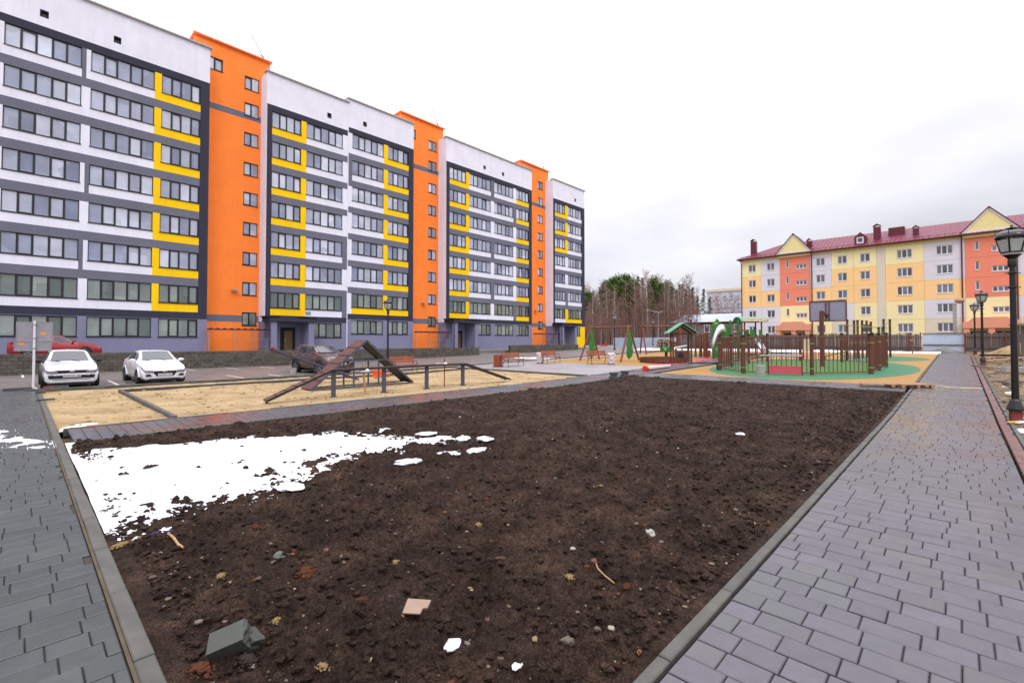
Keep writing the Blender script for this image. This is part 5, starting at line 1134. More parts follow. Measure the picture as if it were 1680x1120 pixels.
for s in (-1, 1):
    r_ = MB(); k = 12
    for i in range(k):
        y0, y1 = -.95+1.9*i/k, -.95+1.9*(i+1)/k; z_ = lambda y: .04*math.sin(y*7)
        r_.add([(0, y0, 2.75+z_(y0)), (0, y1, 2.75+z_(y1)), (s*1.0, y1, 2.05+z_(y1)), (s*1.0, y0, 2.05+z_(y0)), (0, y0, 2.7+z_(y0)), (0, y1, 2.7+z_(y1)), (s*1.0, y1, 2.0+z_(y1)), (s*1.0, y0, 2.0+z_(y0))], [(0, 1, 2, 3), (7, 6, 5, 4), (3, 2, 6, 7), (0, 3, 7, 4), (1, 2, 6, 5)])
    r_.build('roof_slope', 'pgreen2', t)
for y in (-.75, .75): MB().bar((-.85, y, 2.03), (0, y, 2.62), .08, .12).build('rafter', 'wood2', t); MB().bar((.85, y, 2.03), (0, y, 2.62), .08, .12).build('rafter', 'wood2', t); MB().bar((-.6, y*.6, 2.0), (.6, y*.6, 2.0), .08, .1).build('tie_beam', 'wood2', t)
MB().prism([(-.5, .05), (.5, .05), (.5, .85), (-.5, .85)], 'y', -.5, -.46).build('counter_panel', 'wood2', t); MB().tube((-.1, -.51, .5), (-.1, -.5, .5), .2, n=12).build('panel_disc', 'trim', t)
# spring rocker
p = gp(1093, 585); t = thing('spring_rocker', 'dark green spring rocker with a white seesaw board', 'rocker', p, R(60))
MB().lathe([(.2, 0), (.12, .06), (.12, .35), (.16, .4)], (0, 0, 0), 12).build('spring', 'trim', t)
MB().prism([(-.5, .4), (.45, .4), (.6, .75), (.35, 1.05), (.1, .8), (-.35, .75), (-.6, .95)], 'y', -.12, .12).build('body', 'pgreen', t); MB().bar((-.3, 0, .62), (2.2, .2, .95), .28, .06).build('board', 'whitepaint', t)
# slide tower with the stainless chute
O = Vector((-13.9, 38.2, T(38.2))); t = thing('slide_tower', 'green play tower with a bright steel chute and crested panel', 'play tower', O, R(45))
for x in (-.6, .6):
    for y in (-.55, .55): post(t, (x, y, 0), (x, y, 2.5), .07, 'wood2')
MB().box(-.65, .65, -.6, .6, 1.25, 1.33).build('platform', 'wood2', t)
MB().prism([(-.62, 0.05), (.0, .05), (.0, 1.55), (-.62, 1.55)], 'y', -.66, -.62).build('front_panel', 'pgreen', t); MB().tube((-.3, -.67, .75), (-.3, -.665, .75), .2, n=14).build('panel_emblem', 'plime', t)
crest = [(-.75, 1.6), (.6, 1.6), (.62, 2.5), (.35, 2.62), (.1, 2.68), (-.12, 2.9), (-.2, 3.05), (-.36, 3.1), (-.44, 2.92), (-.62, 2.85), (-.7, 2.6), (-.6, 2.45), (-.75, 2.2)]
cp = MB().prism(crest, 'y', -.62, -.57).build('crest_panel', 'pgreen', t); MB().box(-.5, -.25, -.625, -.61, 2.72, 2.8).build('crest_stripe', 'pyellow', cp)
ch = MB(); k = 10; pts = []
for i in range(k+1):
    f = i/k; x = .3-1.25*f; z = 2.2+.55*f-2.0*f**2.4; y = -.72-.4*f; pts.append((Vector((x, y, z)), .42-.04*f))
m_ = 8
for c, r_ in pts:
    for j in range(m_+1): a = math.pi*(-.15+1.3*j/m_); ch.v.append((c.x+r_*math.cos(a)*.35-r_*math.sin(a)*.25, c.y+r_*math.cos(a), c.z+r_*math.sin(a)))
ch.f += [(i*(m_+1)+j, i*(m_+1)+j+1, (i+1)*(m_+1)+j+1, (i+1)*(m_+1)+j) for i in range(k) for j in range(m_)]
cho = ch.build('chute', 'stainless', t, smooth=60); md = cho.modifiers.new('thick', 'SOLIDIFY'); md.thickness = .02
post(t, (.75, -.6, 0), (.75, -.6, 3.0), .07, 'pgreen'); post(t, (1.5, -.3, 0), (1.5, -.3, 3.1), .09, 'pgreen')
# climbing stumps left of the tower
t = thing('climbing_posts', 'cluster of tall brown timber climbing posts beside the slide tower', 'climbing posts', gp(1157, 586), R(20))
for x, y, h, r_ in ((0, 0, 1.95, .16), (-.35, .1, 1.95, .13), (-.75, .2, 1.0, .09), (-1.35, .3, .95, .08), (.3, .5, .6, .09)): post(t, (x, y, 0), (x, y, h), r_, 'wood')
# second tower under a roof, joined by a sloping bridge
O2 = Vector((-14.0, 46.6, T(46.6))); t = thing('roofed_play_tower', 'play tower with a pale green canopy roof and a steel slide', 'play tower', O2, R(40))
for x in (-.75, .75):
    for y in (-.6, .6): post(t, (x, y, 0), (x, y, 3.05), .07, 'wood2')
MB().box(-.8, .8, -.65, .65, 1.35, 1.43).build('platform', 'wood2', t)
cv = MB(); k = 10
for i in range(k+1):
    a = math.pi*i/k; cv.v += [(x, -.95*math.cos(a), 2.95+.5*math.sin(a)) for x in (-1.2, 1.2)]
cv.f += [(2*i, 2*i+1, 2*i+3, 2*i+2) for i in range(k)]; c_ = cv.build('canopy', 'pgreen2', t); md = c_.modifiers.new('thick', 'SOLIDIFY'); md.thickness = .05
MB().prism([(-1.05, 2.98), (1.05, 2.98), (1.0, 3.3), (-1.0, 3.3)], 'y', -.99, -.965).build('canopy_print', 'pbeige', t)
for i in range(7): MB().tube((-.8+i*.27, -.992, 3.08+.1*(i % 2)), (-.8+i*.27, -1.0, 3.08+.1*(i % 2)), .04, n=8).build('canopy_dot', 'pred', t)
for x in (-.78, -.3): MB().box(x, x+.4, -.68, -.64, 1.45, 2.25).build('railing_panel', 'pgreen', t)
MB().box(.5, .78, -.68, -.64, 1.45, 2.25).build('railing_panel', 'pgreen', t)
sl_ = MB(); prof = [(-.62, 1.45), (-1.2, 1.1), (-1.9, .55), (-2.4, .28), (-2.9, .25)]
for (y0, z0), (y1, z1) in zip(prof, prof[1:]):
    sl_.bar((.15, y0, z0), (.15, y1, z1), .46, .03); sl_.bar((-.08, y0, z0+.09), (-.08, y1, z1+.09), .03, .2); sl_.bar((.38, y0, z0+.09), (.38, y1, z1+.09), .03, .2)
sl_.build('slide', 'stainless', t); MB().prism([(-2.2, 0), (-.2, 0), (-.2, .1), (-2.2, .1)], 'y', -1.6, -1.5).build('base_beam', 'trim', t)
q = O2-O; t = thing('rope_bridge', 'sloping bridge with timber handrail between the two play towers', 'bridge', O); 
for dx in (-.3, .3): MB().bar((dx+.9, .6, 2.45), (q.x+dx-.3, q.y-.9, 2.05+q.z), .08, .1).build('handrail', 'wood', t); MB().path([(dx+.9, .6, 1.5), (q.x*.5+dx, q.y*.5, 1.2), (q.x+dx-.3, q.y-.9, 1.35+q.z)], .04).build('net_rope', 'trim', t)
# ---------------------------------------------------------------- fenced pitch
ring = [(-9.49, 26.37), (-7.83, 24.97), (-5.04, 25.71), (-3.06, 27.93), (-3.01, 30.34), (-3.0, 33.6), (-3.9, 36.3), (-5.65, 37.48), (-8.0, 37.3), (-9.6, 35.6), (-9.9, 32.6), (-9.9, 29.4)]
t = thing('pitch_fence', 'brown ring fence of posts and bars around the small green pitch', 'fence', (-6.4, 31.2, T(31.2))); loc = lambda x, y, z: Vector((x+6.4, y-31.2, z+T(y)-T(31.2)))
bar_me = {}
for i, (x, y) in enumerate(ring):
    r_ = .11 if i in (1, 3) else .085; po = MB().tube(loc(x, y, 0), loc(x, y, 1.82), r_, n=12).build('post', 'wood2', t)
    MB().tube(loc(x, y, 1.82), loc(x, y, 1.94), r_*1.06, n=12).build('post_cap', 'trim', po)
    for z in (.32, 1.5): MB().tube(loc(x, y, z-.025), loc(x, y, z+.025), r_*1.25, n=12).build('clamp', 'plime', po)
    a = Vector((x, y)); b_ = Vector(ring[(i+1) % len(ring)]); L = (b_-a).length; dd = (b_-a)/L
    if i == 0: continue_gate = True
    for z in (.12, 1.8): MB().tube(loc(*(a+dd*.1), z), loc(*(b_-dd*.1), z), .025, n=6).build('rail', 'wood2', t)
    n = int(L/.2)
    for k in range(1, n):
        c = a+dd*(L*k/n); me = bar_me.get('b')
        if me is None: me = MB().tube((0, 0, .12), (0, 0, 1.8), .017, n=6).mesh('bar'); me.materials.append(M['wood2']); bar_me['b'] = me
        o = bpy.data.objects.new('bar', me); COL.objects.link(o); o.parent = t; o.location = loc(*c, 0)
a, b_ = Vector(ring[1]), Vector(ring[2]); g0, g1 = a.lerp(b_, .38), a.lerp(b_, .86)
t2 = thing('pitch_goal', 'low goal niche with pink mesh boards at the front of the pitch', 'goal', (g0.x, g0.y, T(g0.y)), math.atan2((g1-g0).y, (g1-g0).x)); L = (g1-g0).length
for k in range(2): MB().box(0, L, -.28, -.25, .08+k*.19, .26+k*.19).build('goal_board', 'ppink', t2)
for x in (0, L): MB().tube((x, -.27, 0), (x, -.27, .92), .03, n=8).build('goal_post', 'wood2', t2); MB().tube((x, -.27, .9), (x, .9, .95), .025, n=8).build('goal_stay', 'wood2', t2)
MB().tube((-.35, -.27, .92), (L, -.27, .92), .035, n=8).build('crossbar', 'galv', t2); MB().tube((0, .9, .95), (L, .9, .95), .03, n=8).build('rear_bar', 'galv', t2)
p = gp(1248, 617); tag(MB().lathe([(.17, 0), (.185, .02), (.185, .5), (.17, .52), (.15, .5), (.14, .1)], (p.x, p.y, p.z), 18).build('concrete_bin', 'concrete', smooth=35), 'grey concrete litter urn in front of the pitch fence', 'litter bin')
t = thing('pitch_gate', 'low grey barrier arm at the left corner of the pitch fence', 'barrier arm', (-9.6, 26.3, T(26.3))); MB().tube((0, 0, .42), (-1.45, -.35, .35), .04, n=8).build('arm', 'trim', t); MB().tube((0, 0, 0), (0, 0, .45), .04, n=8).build('stand', 'trim', t)
# basketball board seen from behind
t = thing('basketball_hoop', 'basketball backboard on a brown post seen from behind', 'basketball hoop', (-5.8, 32.2, T(32.2)))
MB().box(-.1, .1, -.1, .1, 0, 3.25).build('post', 'wood2', t); MB().bar((0, 0, 3.17), (.15, .78, 3.0), .12, .13).build('arm', 'wood2', t)
MB().box(-.72, 1.06, .82, .85, 2.7, 3.86).build('backboard', 'hexpanel', t)
fr = MB(); 
for z in (2.68, 3.86): fr.box(-.75, 1.09, .78, .86, z-.03, z+.03)
for x in (-.74, .08, .24, 1.08): fr.box(x-.03, x+.03, .78, .815, 2.71, 3.83)
fr.build('board_frame', 'wood2', t)
rg = MB(); k = 20; rg.path([(.17+.225*math.cos(2*math.pi*i/k), 1.1+.225*math.sin(2*math.pi*i/k), 2.95) for i in range(k+1)], .012, 5); rg.build('hoop_ring', 'pred', t); MB().box(.1, .24, .85, .9, 2.85, 3.0).build('ring_bracket', 'pred', t)
# pull-up frames behind the pitch
t = thing('pull_up_station', 'group of tall brown workout posts with black caps behind the pitch', 'workout frame', (-5.4, 42, T(42)))
wp = [(-.4, -1.2, 2.75), (-.1, -.4, 2.7), (.0, .4, 2.75), (.15, 1.4, 2.75), (.3, 2.4, 2.75), (.45, 3.4, 2.7), (1.2, .6, 2.2), (1.35, 1.4, 2.2), (1.3, 2.6, 2.85), (1.6, 3.4, 2.85)]
for x, y, h in wp:
    po = MB().tube((x, y, 0), (x, y, h), .075, n=10).build('post', 'wood2', t); MB().tube((x, y, h), (x, y, h+.1), .08, n=10).build('post_cap', 'trim', po)
    for z in (h-.35, h-.9): MB().tube((x, y, z), (x, y, z+.05), .095, n=10).build('clamp', 'plime', po)
for i, j, z in ((0, 1, 2.4), (1, 2, 2.4), (3, 4, 2.4), (4, 5, 2.4), (2, 8, 2.35), (3, 8, 1.9), (8, 9, 2.6), (6, 7, 1.9), (0, 6, 1.2), (5, 9, 2.3)): MB().tube((wp[i][0], wp[i][1], z), (wp[j][0], wp[j][1], z), .02, n=6).build('pull_up_bar', 'plime', t)
t = thing('workout_bench', 'green sloping sit up bench behind the pitch', 'workout bench', (-7.0, 39.2, T(39.2)), R(20)); MB().bar((0, 0, .25), (1.5, 0, .7), .4, .05).build('board', 'pgreen', t); MB().tube((.1, 0, 0), (.1, 0, .28), .05, n=8).build('leg', 'trim', t); MB().tube((1.4, 0, 0), (1.4, 0, .68), .05, n=8).build('leg', 'trim', t)
t = thing('notice_board', 'brown notice board on two posts beyond the pitch', 'notice board', (-8.2, 40.5, T(40.5)), R(-10))
for x in (-.3, .3): MB().tube((x, 0, 0), (x, 0, 1.6), .06, n=8).build('post', 'wood2', t)
MB().box(-.3, .3, -.05, -.02, .55, 1.5).build('board', 'pbeige', t)
# ---------------------------------------------------------------- pallet, rope and rubble by the path
t = thing('wooden_pallet', 'broken raw wood pallet at the junction of the footpaths', 'pallet', (-1.35, 22.35, T(22.3)+.03), R(38))
for k in range(5): o = MB().box(-.6, .55, -.45+k*.19, -.33+k*.19, .1, .122).build('deck_board', 'rawwood', t)
for x in (-.5, 0, .46):
    MB().box(x-.05, x+.05, -.46, .5, .08, .1).build('stringer', 'rawwood', t)
    for y in (-.4, 0, .42): MB().box(x-.05, x+.05, y-.06, y+.06, .02, .08).build('block', 'rawwood', t)
    MB().box(x-.05, x+.05, -.46, .5, .0, .02).build('bottom_board', 'rawwood', t)
t = thing('wooden_pallet', 'second pallet lying at a slant against the junction pallet', 'pallet', (-2.2, 21.9, T(21.9)+.03), R(12))
for k in range(4): MB().box(-.55, .5, -.35+k*.2, -.22+k*.2, .1, .122).build('deck_board', 'rawwood', t)
for x in (-.45, .4): MB().box(x-.05, x+.05, -.36, .4, .02, .1).build('stringer', 'rawwood', t)
rp = MB(); pts = [gp(1533, 632, .035), gp(1550, 634.5, .035), gp(1575, 636, .035), gp(1595, 636.5, .035), gp(1612, 637, .04)]; rp.path(pts, .018, 6); tag(rp.build('rope', 'rope'), 'pale rope laid straight across the grey footpath', 'rope')
rs = random.Random(21)
def plank(lab, u, v, L, w, h, rz, m_, cat='plank', tilt=0.0, dz=.05):
    p = gp(u, v); z = float(rub_h(np.array([p.x]), np.array([p.y]))[0]) if p.x > .9 else T(p.y); o = MB().cbox(-L/2, L/2, -w/2, w/2, 0, h, min(.01, h*.3)).build('debris_'+cat.replace(' ', '_'), m_); o.location = (p.x, p.y, z+dz); o.rotation_euler = (0, tilt, R(rz)); return tag(o, lab, cat)
plank('broken grey concrete slab on the waste ground beside the footpath', 1622, 610, 2.2, .5, .22, 20, 'concrete', 'slab', .04).location.x += 1.5
plank('weathered plank lying beside the concrete slab', 1645, 606, 2.6, .18, .06, -30, 'oldwood', tilt=.06)
plank('raw plank poking out of the waste ground heap', 1650, 598, 2.4, .2, .05, 35, 'rawwood', tilt=-.1, dz=.2)
plank('dark beam across the waste ground near the shed', 1655, 590, 2.8, .16, .14, 8, 'wood2', 'beam', dz=.15)
plank('yellow strip of plastic at the foot of the nearest lamp', 1663, 696, .35, .05, .02, 60, 'pyellow', 'scrap')
plank('thin board near the far lamp on the waste ground', 1612, 594, 1.6, .14, .04, 70, 'rawwood')
for i, (lab, x, y, rx, ry, h, m_) in enumerate([('brown earth heap at the far end of the footpath', 3.6, 50, 2.4, 2.0, 1.0, 'sand'), ('dark rubbish heap beside the plank shed', 4.6, 38.5, 2.4, 1.6, .9, 'rubble'), ('tarpaulin covered heap at the foot of the sheet gate', -1.0, 58.2, 1.0, .5, .4, 'tarp')]):
    b = MB(); n, k = 22, 7; rr = random.Random(i)
    for a in range(k):
        f = a/(k-1)
        for j in range(n): an = 2*math.pi*j/n; q = (1-f)*(1+rr.uniform(-.12, .12)); b.v.append((rx*q*math.cos(an), ry*q*math.sin(an), h*(1-(1-f)**1.8)*(1+rr.uniform(-.1, .1))-.1*(a == 0)))
    b.f += [(a*n+j, a*n+(j+1) % n, (a+1)*n+(j+1) % n, (a+1)*n+j) for a in range(k-1) for j in range(n)]
    o = b.build('earth_heap', m_, smooth=60); o.location = (x, y, T(y)); tag(o, lab, 'heap')
t = thing('utility_post', 'short grey concrete post with a round lamp before the panel block', 'post', (-.3, 62, T(62))); MB().box(-.15, .15, -.15, .15, 0, 4.6).build('post', 'concrete', t); MB().lathe([(.05, 4.55), (.3, 4.65), (.38, 4.85), (.25, 5.05), (.05, 5.1)], (.35, 0, 0), 12).build('round_lamp', 'rawwood', t)
t = thing('fence_stake', 'lone wooden stake standing before the board fence', 'stake', gp(1497, 580)); MB().bar((0, 0, 0), (0, 0, 1.3), .09).build('stake', 'oldwood', t); MB().bar((-.15, 0, 1.15), (.15, 0, 1.2), .2, .22).build('stake_head', 'rawwood', t)
# ---------------------------------------------------------------- pale hoarding and timber stacks at the back
t = thing('sheet_hoarding', 'low pale blue sheet hoarding in front of the wood', 'hoarding', (-44, 72, .8)); 
for k in range(8): MB().box(k*2.0, k*2.0+1.98, -.02, .02, 0, 1.5).build('sheet', 'bluefence', t)
for i, (lab, x, y, n) in enumerate((('stack of round timber behind the far swing', -31, 66.5, 40), ('heap of cut boards behind the sandbox shelter', -27.0, 65.5, 26))):
    t = thing('timber_stack', lab, 'timber stack', (x, y, T(y)), R(35)); rr = random.Random(i+4)
    for k in range(n):
        r_ = rr.uniform(.09, .16); zz_ = .12+.24*(k // 9); xx = -1.6+.36*(k % 9)+.1*rr.random(); MB().tube((xx, -1.1+.2*rr.random(), zz_), (xx+.2*rr.uniform(-1, 1), 1.1, zz_+.05*rr.random()), r_, n=7).build('log', 'rawwood' if rr.random() < .6 else 'oldwood', t)
# ================================================================ the wood: bare birches and aspens, pines, spruces
def bare_tree(seed, h, spread, dens):
    rs = random.Random(seed); tr = MB(); cr = MB(); lean = (rs.uniform(-.04, .04), rs.uniform(-.04, .04)); pt = lambda f: Vector((lean[0]*h*f*f, lean[1]*h*f*f, h*f))
    rad = lambda f: .17*(1-f)**.8*h/16+.02; ks = [0, .25, .5, .75, 1]
    for a, b_ in zip(ks, ks[1:]): tr.tube(pt(a), pt(b_), rad(a), rad(b_), 6, False)
    def tw(p, d, L, w):
        q = p+d*L; s = d.cross(Vector((rs.uniform(-1, 1), rs.uniform(-1, 1), rs.uniform(-1, 1)))).normalized()*w; cr.add([p-s, p+s, q], [(0, 1, 2)]); return q
    for k in range(dens):
        f = .3+.68*(k/dens)**.8; p = pt(f); a = rs.uniform(0, 6.28); up = rs.uniform(.5, 1.4); d = Vector((math.cos(a), math.sin(a), up)).normalized(); L = spread*(1.15-f)*rs.uniform(.6, 1.2)+.4
        q = tw(p, d, L, .03)
        for m in range(11):
            g = rs.uniform(.2, 1); b0 = p.lerp(q, g); a2 = rs.uniform(0, 6.28); d2 = (d*.7+Vector((math.cos(a2), math.sin(a2), rs.uniform(-.1, 1.0)))).normalized(); L2 = L*rs.uniform(.25, .55); q2 = tw(b0, d2, L2, .02)
            for _ in range(3): b1 = b0.lerp(q2, rs.uniform(.3, 1)); a3 = rs.uniform(0, 6.28); tw(b1, (d2+Vector((math.cos(a3), math.sin(a3), rs.uniform(-.3, .8)))).normalized(), L2*rs.uniform(.3, .6), .016)
    return tr, cr
def conifer(seed, h, kind):
    rs = random.Random(seed); tr = MB(); cr = MB(); tr.tube((0, 0, 0), (rs.uniform(-.3, .3), rs.uniform(-.3, .3), h*.98), .2*h/16, .03, 7, False)
    n = 1500 if kind == 'spruce' else 1300
    if kind == 'spruce':
        for k in range(120):
            f = .1+.88*(k/120)**.9; a = rs.uniform(0, 6.28); L = (1-f)*h*.24*rs.uniform(.7, 1.2)+.25; p = Vector((0, 0, h*f)); q = p+Vector((math.cos(a)*L, math.sin(a)*L, -.22*L))
            for m in range(18):
                g = rs.uniform(.1, 1); c = p.lerp(q, g); w = .34*(1.1-g*.6); s = Vector((rs.uniform(-1, 1), rs.uniform(-1, 1), rs.uniform(-.7, .1))).normalized()*w; u_ = Vector((rs.uniform(-1, 1), rs.uniform(-1, 1), rs.uniform(-.6, .2))).normalized()*w*.45; cr.add([c, c+s+u_, c+s-u_], [(0, 1, 2)])
    else:
        cl_ = []
        for k in range(58):
            f = .42+.56*rs.random(); a = rs.uniform(0, 6.28); L = (1.08-f)*h*.3*rs.uniform(.3, 1.05); c = Vector((math.cos(a)*L, math.sin(a)*L, h*f+L*.25)); tr.tube((0, 0, h*f-.3), c, .05, .02, 4, False); cl_.append((c, rs.uniform(.6, 1.2)))
        cl_.append((Vector((0, 0, h*.97)), 1.0))
        for c, r_ in cl_:
            for m in range(60):
                d = Vector((rs.gauss(0, 1), rs.gauss(0, 1), rs.gauss(0, .55))).normalized(); p = c+d*r_*rs.random()**.4; s = (d+Vector((rs.uniform(-1, 1), rs.uniform(-1, 1), rs.uniform(0, 1)))).normalized()*.42; u_ = s.cross(Vector((rs.uniform(-1, 1), rs.uniform(-1, 1), 1))).normalized()*.12; cr.add([p, p+s+u_, p+s-u_], [(0, 1, 2)])
    return tr, cr
def raw(b, m_):
    me = bpy.data.meshes.new('tree'); me.from_pydata(b.v, [], b.f); me.materials.append(M[m_]); return me
KIND = []
for i in range(4): a, c = bare_tree(40+i, 16, 3.0, 42); KIND.append(('bare_birch_tree', raw(a, 'birch'), raw(c, 'twig'), 16))
for i in range(3): a, c = bare_tree(60+i, 14, 2.4, 46); KIND.append(('bare_aspen_tree', raw(a, 'aspen'), raw(c, 'twigred'), 14))
for i in range(2): a, c = conifer(70+i, 17, 'pine'); KIND.append(('pine_tree', raw(a, 'pinebark'), raw(c, 'pine'), 17))
for i in range(2): a, c = conifer(80+i, 16, 'spruce'); KIND.append(('spruce_tree', raw(a, 'aspen'), raw(c, 'spruce'), 16))
def tree(k, u, d, vtop, label, group):
    """u: bearing, d: depth from the camera, vtop: bearing of the tip"""
    nm, tm, cm, h0 = KIND[k]; r_ = ray(u, 558); m = d; x, y = r_.x*m, r_.y*m; z = .75; H = CH+(558-vtop)/FPX*d-z; s = H/h0
    t = thing(nm, label, 'tree', (x, y, z), random.uniform(0, 6.28), group); t.scale = (s*random.uniform(.85, 1.1),)*2+(s,)
    for n_, me in (('trunk', tm), ('crown', cm)): o = bpy.data.objects.new(n_, me); COL.objects.link(o); o.parent = t
rs = random.Random(77)
G1, G2, G3 = 'bare pale trunked trees of the wood', 'bare red brown trees of the wood', 'tall conifers of the wood'
L1, L2 = 'bare pale trunked birch of the wood', 'bare red brown young tree of the wood'
def where(u, l): return l+(' close to the end of the flats' if u < 985 else ' standing left of the green pines' if u < 1003 else ' among the green pines' if u < 1052 else ' right of the green pines' if u < 1080 else ' above the far swing and shelter' if u < 1110 else ' above the left end of the low house')
def tops(u):                # skyline of the wood
    P = [(955, 462), (980, 462), (1000, 455), (1030, 452), (1062, 446), (1085, 455), (1110, 462), (1130, 452), (1142, 470), (1165, 490), (1200, 492)]
    for (a, b_), (c, e) in zip(P, P[1:]):
        if a <= u <= c: return b_+(e-b_)*(u-a)/(c-a)
    return 470
for i in range(84): u = 956+190*((i*.618) % 1)+rs.uniform(-2, 2); tree(rs.randrange(4), u, rs.uniform(112, 150), tops(min(u, 1199))+rs.uniform(-3, 22), where(u, L1), G1)
for i in range(70): u = 958+188*((i*.618+.3) % 1); tree(4+rs.randrange(3), u, rs.uniform(104, 140), tops(min(u, 1199))+rs.uniform(18, 58), where(u, L2), G2)
for u, d, v, k, lab in ((1006, 126, 457, 7, 'green pine at the left of the dense pine group'), (1016, 128, 451, 8, 'tallest green pine in the left pine group'), (1028, 127, 452, 7, 'green pine in the middle of the dense pine group'), (1036, 130, 456, 8, 'green pine beside the middle of the pine group'), (1047, 126, 450, 9, 'dark narrow spruce at the right of the pines'),
                        (1073, 126, 454, 8, 'green pine between the bare birches right of the pine group'), (965, 118, 480, 7, 'green pine close to the end of the flats'), (1099, 124, 471, 9, 'dark spruce among bare birches above the sandbox shelter'), (1116, 124, 463, 10, 'dark spruce left of the red brown birch'), (1137, 126, 468, 10, 'dark spruce right of the red brown birch'), (1155, 122, 471, 9, 'large dark spruce standing apart before the pale far building'), (1165, 124, 485, 10, 'smaller dark spruce beside the large one standing apart'), (974, 128, 474, 10, 'dark spruce near the end of the flats'), (995, 132, 462, 7, 'green pine left behind the dense pine group'), (1079, 130, 458, 9, 'dark spruce between green pine and bare birches'), (1094, 126, 462, 8, 'green pine rising over the sandbox shelter'), (1103, 132, 466, 9, 'dark spruce behind the sandbox shelter'), (1121, 134, 462, 9, 'dark spruce behind the left end of the low house'), (985, 140, 468, 9, 'dark spruce behind the bare trees left of the pines'), (1064, 128, 462, 10, 'dark spruce right of the tall green pines'), (1086, 124, 466, 7, 'green pine above the far swing beam'), (1107, 130, 476, 7, 'low green pine left of the low house'), (1127, 130, 472, 9, 'dark spruce behind the red brown birch'), (1145, 132, 482, 9, 'dark spruce behind the low house roof'), (1022, 122, 462, 7, 'lower green pine in front of the dense pine group'), (1041, 121, 460, 8, 'lower green pine in front of the narrow spruce'), (1055, 135, 452, 9, 'dark spruce behind the tall bare birches'), (1090, 138, 470, 10, 'low dark spruce behind the bare wood')): tree(k, u, d, v, lab, G3)
for u, d, v, lab in ((1132, 112, 450, 'tall full red brown birch above the low house'), (1063, 112, 442, 'tallest bare birch right of the pines')): tree(5 if u > 1100 else 0, u, d, v, lab, G2 if u > 1100 else G1)
for i in range(7): tree(rs.randrange(4), 1172+i*6.5, rs.uniform(128, 150), 485+rs.uniform(-6, 10), 'thin bare birch standing before the pale far building', G1)
# thicket of stems that fills the wood
b = MB()
for i in range(5200):
    u = rs.uniform(950, 1150); d = rs.uniform(108, 165); r_ = ray(u, 558); p = Vector((r_.x*d, r_.y*d, .6)); H = rs.uniform(3, 11.5)
    q = p+Vector((rs.uniform(-.5, .5), rs.uniform(-.5, .5), H)); w = rs.uniform(.02, .06); b.add([p+Vector((-w, -w, 0)), p+Vector((w, w, 0)), q], [(0, 1, 2)])
    for m in range(4): f = rs.uniform(.3, .95); c = p.lerp(q, f); e = c+Vector((rs.uniform(-1, 1), rs.uniform(-1, 1), rs.uniform(.3, 1.3)))*rs.uniform(.6, 1.5); b.add([c, c+Vector((.03, .03, .04)), e], [(0, 1, 2)])
me = raw(b, 'twigred'); o = obj('thicket', me, None); tag(o, 'dense leafless undergrowth filling the wood between the trees', 'undergrowth', kind='stuff')
gb_ = MB()
for i in range(40): u0, u1 = 945+i*5.5, 945+(i+1)*5.5; a, c = ray(u0, 558)*172, ray(u1, 558)*172; h0, h1 = 8+1.5*math.sin(i*1.7), 8+1.5*math.sin((i+1)*1.7); gb_.add([(a.x, a.y, .5), (c.x, c.y, .5), (c.x, c.y, h1), (a.x, a.y, h0), (a.x*1.15, a.y*1.15, h0+3), (c.x*1.15, c.y*1.15, h1+3)], [(0, 1, 2, 3), (3, 2, 5, 4)])
tag(gb_.build('wooded_rise', 'thicket_soil' if 'thicket_soil' in M else 'twigred', smooth=60), kind='structure')
# ================================================================ things lying on the soil
def on_soil(u, v):
    p = gp(u, v); p.z = float(soil_h(np.array([p.x]), np.array([p.y]))[0]); return p
def brokenbrick(lab, u, v, sz, rot, seed):
    p = on_soil(u, v); rr = random.Random(seed); bm = bmesh.new(); bmesh.ops.create_cube(bm, size=1); bmesh.ops.subdivide_edges(bm, edges=bm.edges, cuts=4, use_grid_fill=True)
    for w in bm.verts:
        j = .035 if w.co.x > .3 else .006; w.co += Vector((rr.uniform(-j*3, 0) if w.co.x > .45 else rr.uniform(-j, j)*.3, rr.uniform(-j, j)*.4, rr.uniform(-j, j)*.4)); w.co.x *= sz[0]; w.co.y *= sz[1]; w.co.z *= sz[2]
    me = bpy.data.meshes.new('brick_piece'); bm.to_mesh(me); bm.free(); o = obj('brick_piece', me, 'greystone'); o.location = p+Vector((0, 0, sz[2]*.35)); o.rotation_euler = rot; return tag(o, lab, 'brick piece')
brokenbrick('large broken grey paving brick lying tilted on the soil', 378, 1068, (.21, .13, .1), (R(28), R(-18), R(58)), 1)
brokenbrick('smaller broken grey brick behind the large tilted one', 410, 1055, (.13, .1, .09), (R(-25), R(20), R(15)), 2)
cb_ = MB().prism([(-.07, -.06), (.05, -.065), (.055, -.02), (.085, -.015), (.09, .05), (.01, .055), (-.075, .06)], 'z', -.004, .004).build('board_scrap', 'card'); p = on_soil(682, 1020); cb_.location = p+Vector((0, 0, .075)); cb_.rotation_euler = (R(14), R(-4), R(35)); tag(cb_, 'flat pinkish scrap of board on the dark soil', 'scrap')
def stick(lab, pts, r_, m_):
    P = [on_soil(u, v)+Vector((0, 0, .02)) for u, v in pts]; b = MB()
    for a, c in zip(P, P[1:]): b.tube(a, c, r_, r_*.85, 6)
    return tag(b.build('stick', m_, smooth=50), lab, 'stick')
stick('short pale stick on the soil below the snow patch', [(276, 887), (285, 893), (293, 899), (300, 904)], .012, 'rawwood')
stick('thin curled wood shaving on the soil at the right', [(978, 940), (981, 952), (992, 960), (1008, 966)], .006, 'rawwood')
stick('dark flat splinter in the middle of the soil', [(806, 923), (818, 921), (830, 917)], .014, 'wood2')
